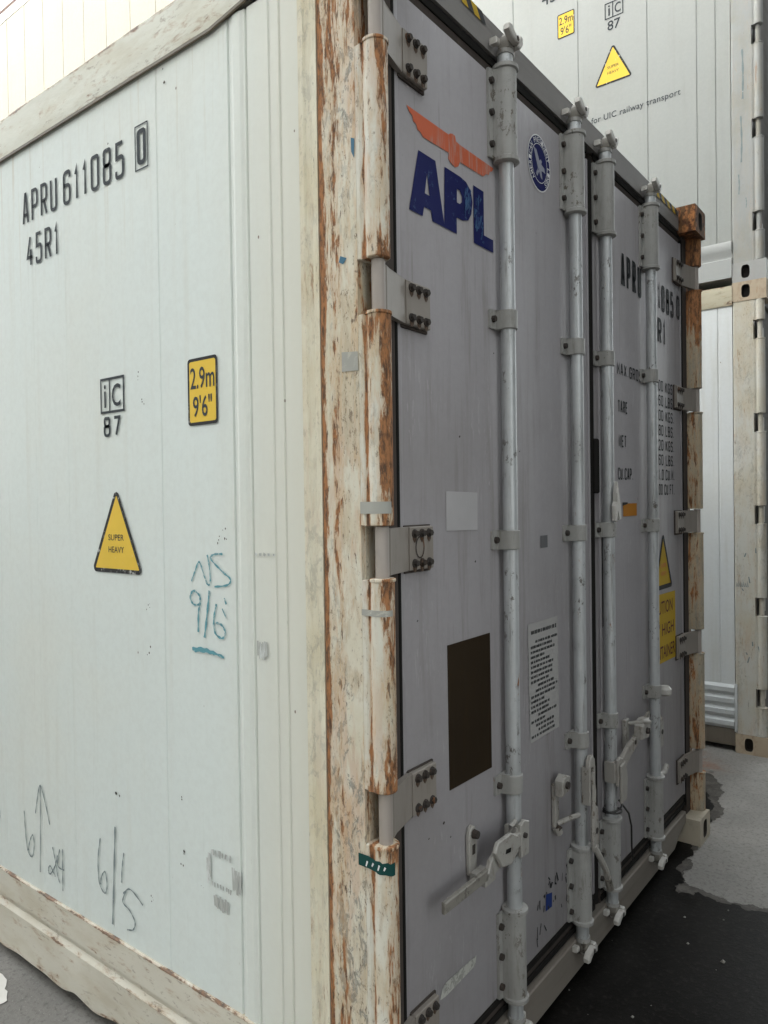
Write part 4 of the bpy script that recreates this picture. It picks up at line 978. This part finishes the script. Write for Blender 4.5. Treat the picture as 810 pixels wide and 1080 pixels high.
bird = [(-.5, .45), (-.25, .42), (.0, .1), (.12, .18), (.22, .12), (.16, .02), (.42, -.05), (.52, -.22), (.3, -.2), (.18, -.22), (.26, -.5), (.1, -.46), (-.02, -.28), (-.2, -.5), (-.3, -.42), (-.14, -.18), (-.32, .12)]
poly_fill(mb, [(cx+p*rx*1.05, cz+q*rz*1.05) for p, q in bird], fn=lambda x, z: (x, DF-.0008, z))
mb.build('round_seal', DL, smooth=False)
mb = MB().use('greysq'); mb.sheet([fd(.329, 1.604), fd(.480, 1.601), fd(.478, 1.503), fd(.328, 1.506)]); mb.build('faded_label', DL, smooth=False)
mb = MB().use('plate'); mb.prism([(.327, 1.222), (.536, 1.223), (.538, .858), (.330, .861)], lambda x, z, y: (x, y, z), DY-.0025, DY+.002, .0008); mb.build('dark_plate', DL, smooth=False)
mb = MB().use('paper'); mb.sheet([fd(.759, 1.214), fd(.962, 1.214), fd(.966, .862), fd(.767, .860)]); mb.use('inkd')
random.seed(11)
for row in range(22):                          # lines of small print
    z = 1.186-row*.0148; x = .775+random.choice((0, 0, 0, .03, .045)); xe = x+random.uniform(.07, .165); hh = .0042
    if row == 0: x, xe, hh = .778, .945, .006
    if row in (1,): continue
    xe = min(xe, .95)
    while x < xe:
        w = random.uniform(.006, .020); px = x
        while px < x+w:
            lw = random.uniform(.002, .0038); hj = hh*random.uniform(.75, 1.1)
            mb.sheet([(px, DF-.0006, z-hj), (px+lw, DF-.0006, z-hj), (px+lw, DF-.0006, z+hj), (px, DF-.0006, z+hj)]); px += lw+.0011
        x += w+.0055
mb.build('notice_sheet', DL, smooth=False)
mb = MB().use('dgrey'); mb.sheet([fd(.848, 1.434), fd(.897, 1.434), fd(.897, 1.471), fd(.848, 1.471)]); mb.build('grey_sticker', DL, smooth=False)
mb = MB().use('film'); mb.sheet([fd(.274, .366), fd(.300, .362), fd(.440, .368), fd(.446, .392), fd(.300, .396), fd(.284, .388)]); mb.build('torn_label', DL, smooth=False)
mb = MB().use('blue'); mb.sheet([fd(.856, .322), fd(.900, .318), fd(.902, .362), (.860, DF, .372)]); mb.build('blue_sticker', DL, smooth=False)
mb = MB().use('inkd')
for a, b in (((.80, .30), (.80, .262)), ((.825, .300), (.815, .27)), ((.845, .285), (.860, .262)), ((.795, .268), (.80, .24))): stroke(mb, [a, b], .004, fd, False)
for k in range(26):
    x, z = random.uniform(.80, 1.06), random.uniform(.28, .42); stroke(mb, [(x, z), (x+random.uniform(-.012, .012), z+random.uniform(-.03, .03))], random.uniform(.003, .010), fd, False)
mb.use('bolt')
for x, z, s_ in ((.575, 1.98, .003), (.395, 1.742, .004), (.30, .79, .005), (.33, .745, .003), (.465, 1.42, .004), (.20, 1.30, .003), (.72, 1.72, .003), (.235, .775, .003), (.42, .735, .004)):
    poly_fill(mb, [(x-s_, z), (x, z-s_*.7), (x+s_, z+.001), (x+.001, z+s_)])
merge(mb.build('scratches', DL, smooth=False), DL)
# right leaf
mb = MB().use('inkd')
put_label(mb, 'APRU', (1.552, 2.378, 1.780, 2.508), fd, .15)
mb.build('serial_number', DR, smooth=False); mb = MB().use('inkd')
put_label(mb, '1085', (1.990, 2.380, 2.205, 2.494), fd, .15); put_label(mb, '0', (2.250, 2.388, 2.296, 2.496), fd, .15)
mb.build('serial_number', DR, smooth=False); mb = MB().use('inkd')
put_label(mb, 'R1', (1.982, 2.236, 2.085, 2.346), fd, .15)
mb.build('size_code', DR, smooth=False)
for t_, x0, x1, z in (('MAX.GROSS', 1.502, 1.805, 2.043), ('TARE', 1.507, 1.607, 1.903), ('NET', 1.513, 1.593, 1.774), ('CU.CAP.', 1.501, 1.665, 1.651)):
    mb = MB().use('inkd'); put_label(mb, t_, (x0, z, x1, z+.046), fd, .135, .36); mb.build('weight_caption', DR, smooth=False)
mb = MB().use('inkd')
for i, t_ in enumerate(('00  KGS.', '60  LBS.', '00  KGS.', '80  LBS.', '20  KGS.', '60  LBS.', '1.0 CU.M.', '00 CU.FT.')):
    z = 2.036-i*.0632; put_label(mb, t_.replace('  ', ' '), (1.983-.001*i, z, 2.196, z+.047), fd, .135, .36)
mb.build('weight_table', DR, smooth=False)
mb = MB().use('orange'); mb.sheet([fd(1.552, 1.513), fd(1.702, 1.513), fd(1.702, 1.562), fd(1.549, 1.562)]); mb.use('inkd'); mb.sheet([(1.545, DF-.0006, 1.553), (1.60, DF-.0006, 1.560), (1.60, DF-.0006, 1.566), (1.545, DF-.0006, 1.566)]); mb.build('orange_tag', DR, smooth=False)
heavy_label(lambda x, z, l: (x, DF-l, z), (2.030, 1.440), (1.905, 1.190), (2.155, 1.190), DR, .019, 'yellowd', 'red', 'inkd')
mb = MB().use('yellowd'); mb.sheet([fd(1.835, .880), fd(2.196, .872), fd(2.190, 1.168), fd(1.835, 1.174)]); mb.use('inkd')
mb.use('border')
M_['maroon'] = mat_decal('maroon_print', (.11, .03, .02), .62, (.4, .3, .1)); mb.use('maroon')
ft = lambda x, z: (x, DF-.0007, z)
put_text(mb, 'CAUTION', (1.865, 1.085, 2.150, 1.140), ft, .01); put_text(mb, "9'6\" HIGH", (1.870, .990, 2.165, 1.045), ft, .01); put_text(mb, 'CONTAINER', (1.850, .893, 2.180, .948), ft, .01)
mb.build('caution_label', DR, smooth=False)
mb = MB().use('scuff')
for k in range(14):
    x, z = random.uniform(1.7, 2.2), random.uniform(.62, .86); stroke(mb, [(x, z), (x+random.uniform(-.01, .02), z+random.uniform(-.01, .03))], .004, fd, False)
merge(mb.build('scratches', DR, smooth=False), DR)
mb = MB().use('rubber'); mb.grid([1.12, 1.20, 1.36, 1.44], lambda z: [(1.329+dx, DY-.0022, z+dz) for dx, dz in ((0, 0), (.018, .01))]); mb.build('rub_mark', DR)

# ------------------------------------------------------------------ the containers behind
BX, BY = 3.72, -.022
def back_container(loc, label, side, post, rail, cast, hgt=H, kick=False, group='containers stacked in the row behind', door_m='header'):
    root = empty('shipping_container', loc, label, 'container', group)
    ft_ = []
    for y_, d in ((.115, .003), (.170, .003), (.262, .004), (.373, .004), (.680, .004), (1.154, .004)): ft_.extend([(y_-.006, 0), (y_-.0025, d), (y_+.0025, d), (y_+.006, 0)])
    y_ = 1.65
    while y_ < 11.8: ft_.extend([(y_-.006, 0), (y_-.0025, .004), (y_+.0025, .004), (y_+.006, 0)]); y_ += .48
    ft_ = [(a, b) for a, b in ft_ if a > .20]; dz = hgt-H
    mb = MB().use(side); corr_panel(mb, .004, .180, 12.02, .24, 2.785+dz, ft_); sp = mb.build('side_panel', root, smooth=False)
    mb = MB().use(rail)
    mb.prism([(-.004, 2.762+dz), (-.008, 2.775+dz), (-.008, 2.882+dz), (.05, 2.886+dz), (.05, 2.762+dz)], lambda x, z, d: (x, d, z), .1785, 12.02); mb.build('top_rail', root)
    if kick:
        mb = MB().use('kick'); pr = []
        for k in range(4):
            z = .142+k*.070; pr += [(.006, z), (-.014, z+.022), (-.014, z+.048), (.006, z+.068)]
        mb.grid([.182, 11.9], lambda y: [(x, y, z) for x, z in pr]); mb.box((-.012, .165, .13), (.01, .181, .425), .002); mb.build('kick_plate', root)
        mb = MB().use('bgdark'); mb.box((.006, .18, .035), (.06, 12.0, .138), .004)
        for k in range(12): mb.box((.002, .35+k*.55, .036), (.008, .36+k*.55, .137))
        mb.build('bottom_rail', root)
    else:
        mb = MB().use(rail); mb.prism([(.02, .262), (-.006, .260), (-.010, .250), (-.010, .20), (.004, .176), (.004, .158), (-.010, .150), (-.010, .035), (.03, .035), (.03, .262)], lambda x, z, d: (x, d, z), .1785, 12.02); mb.build('bottom_rail', root)
    p = corner_post(root, True, post, cutin=.062); p2 = corner_post(root, False, post)
    if dz:
        for q in (p, p2): q.scale.z = (hgt-.236)/(H-.236); q.location.z = .118*(1-q.scale.z)
    for lf in (True, False):
        for lo in (True, False):
            c = casting('corner_casting', root, cast, lf, lo)
            if not lo: c.location.z = dz
    for i, z in enumerate(HZ):
        mb = MB().use(post); mb.cyl((.0275, .0305, z-CUT), (.0275, .0305, z+CUT), .0152, seg=14); mb.prism([(.026, .024), (.15, .05), (.24, .05), (.24, .06), (.15, .062), (.026, .038)], lambda x, y, zz: (x, y, zz), z-.05, z+.05); h_ = mb.build('hinge', root)
        if dz: h_.scale.z = p.scale.z; h_.location.z = p.location.z
    for x0, x1 in ((.10, 1.215), (1.225, WD-.10)):
        mb = MB().use(door_m); mb.box((x0, .066, .16), (x1, .12, 2.79+dz), .004); d_ = mb.build('door', root)
        for xx in (x0+.45, x1-.2 if x0 < 1 else x0+.85):
            mb = MB().use('rod'); mb.cyl((xx, .035, .1), (xx, .035, 2.84+dz), .02, seg=12); mb.build('locking_rod', d_)
    mb = MB().use('header'); mb.box((.163, .05, 2.795+dz), (WD-.163, .14, 2.888+dz), .004); mb.box((.163, .05, .04), (WD-.163, .14, .15), .004); mb.build('door_frame', root)
    mb = MB().use('roof'); mb.box((.05, .14, 2.86+dz), (WD-.004, 12.1, 2.884+dz)); mb.box((WD-.03, .18, .1), (WD-.005, 12.1, 2.86+dz)); mb.box((.01, 12.03, .04), (WD-.01, 12.19, 2.89+dz)); mb.box((.03, .15, .05), (WD-.04, 12.1, .09)); mb.build('roof_and_walls', root)
    return root, sp
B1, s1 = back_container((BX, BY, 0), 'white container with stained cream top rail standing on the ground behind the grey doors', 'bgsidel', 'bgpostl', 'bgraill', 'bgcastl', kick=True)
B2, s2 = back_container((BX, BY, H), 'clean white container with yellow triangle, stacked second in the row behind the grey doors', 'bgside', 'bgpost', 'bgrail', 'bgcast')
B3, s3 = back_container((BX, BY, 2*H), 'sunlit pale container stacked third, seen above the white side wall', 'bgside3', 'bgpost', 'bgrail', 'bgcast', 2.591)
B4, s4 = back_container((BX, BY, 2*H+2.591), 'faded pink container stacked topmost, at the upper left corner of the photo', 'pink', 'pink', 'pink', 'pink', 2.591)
# lower-front blemishes and writing of the second tier (world y, z -> local)
fb = lambda u_, z, l=0: (.0018-l, -u_-BY, z-H)
mb = MB().use('ink')
for o_, i_ in (([(.942, 4.822), (.815, 4.822), (.815, 4.930), (.942, 4.930)], [(.936, 4.829), (.822, 4.829), (.822, 4.923), (.936, 4.923)]),): ring_faces(mb, o_, i_, lambda y_, z: fb(-y_, z))
mb.sheet([fb(-.890, 4.829), fb(-.884, 4.829), fb(-.884, 4.923), fb(-.890, 4.923)])
put_text(mb, 'i', (-.918, 4.842, -.906, 4.912), fb, .012); put_text(mb, 'C', (-.874, 4.842, -.832, 4.910), fb, .012)
put_text(mb, '87', (-.924, 4.742, -.836, 4.806), fb, .008)
mb.build('rail_code', s2, smooth=False); mb = MB().use('ink')
put_text(mb, '45R1', (-1.400, 5.105, -1.180, 5.205), fb, .006)
mb.build('size_code', s2, smooth=False); mb = MB().use('ink')
put_text(mb, 'g for UIC railway transport', (-1.085, 4.142, -.452, 4.196), fb, .004, 1.05)
mb.build('lettering', s2, smooth=False)
height_label(fb, -1.284, 4.825, -1.158, 4.995, s2)
heavy_label(fb, (-.888, 4.652), (-1.020, 4.388), (-.756, 4.388), s2)
random.seed(5)
def smear(parent, name, fn, spots, col='pencil'):
    mb2 = MB().use(col)
    for y_, z, L, w in spots: stroke(mb2, [(-y_, z), (-y_+.004, z-L*.5), (-y_+.001, z-L)], w, fn, True)
    return mb2.build(name, parent, smooth=False)
smear([c for c in kids(B2) if c.name.startswith('corner_post')][0], 'scrape_marks', lambda u_, z: (-.0015, -u_-BY, z-H), [(.10, 3.9, .28, .01), (.115, 3.55, .12, .008), (.09, 4.3, .3, .012), (.075, 3.4, .06, .006)])
mb = MB().use('pencil')
for k in range(6): stroke(mb, [(-.145+.012*k, 1.03), (-.142+.012*k, 1.055+.01*(k % 2)), (-.137+.012*k, 1.03)], .005, lambda a, b: (-.0015, -a-BY, b), False)
for k in range(9):
    y_, z = random.uniform(.0, .12), random.uniform(.5, 1.3); stroke(mb, [(-y_, z), (-y_+random.uniform(-.01, .01), z-random.uniform(.01, .04))], .007, lambda a, b: (-.0015, -a-BY, b), False)
mb.build('scrape_marks', [c for c in kids(B1) if c.name.startswith('corner_post')][0], smooth=False)

# ------------------------------------------------------------------ unseen rows added behind and beside the camera to shade yard and doors
def blocker_container(loc, rot, mkey, label, proto=None):
    if proto:
        c = copy_tree(proto, None, loc); c['label'] = label; return c
    root = empty('shipping_container', loc, label, 'container', 'added unseen containers that shape the light'); root.rotation_euler.z = rot
    mb = MB().use(mkey); n = 84; pr = []
    for k in range(n):
        y_ = .15+k*.1415; pr += [(y_, .0), (y_+.045, .0), (y_+.070, .036), (y_+.115, .036)]
    for sx in (0, 1): mb.grid([.15, 2.78], lambda z: [((x if sx == 0 else WD-x), y_, z) for y_, x in pr])
    mb.build('side_wall', root)
    mb = MB().use(mkey)
    for x in (0, WD-.12):
        for y_ in (0, LN-.15): mb.box((x, y_, 0), (x+.12, y_+.15, H), .006)
        mb.box((x, .15, .02), (x+.06, LN-.15, .15), .004); mb.box((x, .15, 2.78), (x+.06, LN-.15, H-.01), .004)
    mb.box((.12, .02, .05), (WD-.12, .09, H-.02)); mb.box((.12, LN-.09, .05), (WD-.12, LN-.02, H-.02)); mb.box((.06, .1, 2.85), (WD-.06, LN-.1, 2.87)); mb.build('frame', root)
    return root
ra = blocker_container((-9.5, 0.5, 0), 0, 'rowgrey', 'unseen white corrugated container added on the left to block the sun')
for i in range(4):
    for j, yy in enumerate((-12.2, .5, 13.2)):
        if (i, j) != (0, 1): blocker_container((-9.5, yy, i*H), 0, 'rowgrey', 'unseen white corrugated container added on the left to block the sun', ra)
rb = blocker_container((.2, -15.1, 0), 0, 'rowred', 'unseen dark blue grey container added opposite the doors to darken them')
for i in range(4):
    for j in range(5):
        if (i, j) != (0, 0): blocker_container((.2+2.6*j, -15.1, i*H), 0, 'rowred', 'unseen dark blue grey container added opposite the doors to darken them', rb)

# ------------------------------------------------------------------ grit on the ground
random.seed(3)
mb = MB().use('ground')
M_['grit'] = mat_paint('pale_grit', (.22, .21, .19), (.1, .09, .08), .5); mb.use('grit')
def stone(x, y, s_):
    vs_ = [mb.bm.verts.new((x+s_*a, y+s_*b, .004+s_*c)) for a, b, c in ((-1, -.6, 0), (.7, -.9, 0), (1, .6, 0), (-.5, 1, 0), (-.3, -.1, .9), (.5, .2, .8))]
    for q in ((0, 1, 4), (1, 5, 4), (1, 2, 5), (2, 3, 5), (3, 4, 5), (3, 0, 4)): mb._faces([mb.bm.faces.new([vs_[i] for i in q])])
for k in range(70): stone(random.uniform(.7, 3.6), random.uniform(-1.0, .3), random.choice((.0015, .0015, .002, .002, .003, .005)))
for k in range(60): stone(random.uniform(-.25, -.02), random.uniform(.9, 2.0), random.choice((.002, .003)))
stone(1.72, -.42, .010); stone(1.45, -.30, .008); stone(3.28, .19, .014)
o = mb.build('gravel', smooth=False); o['kind'] = 'stuff'
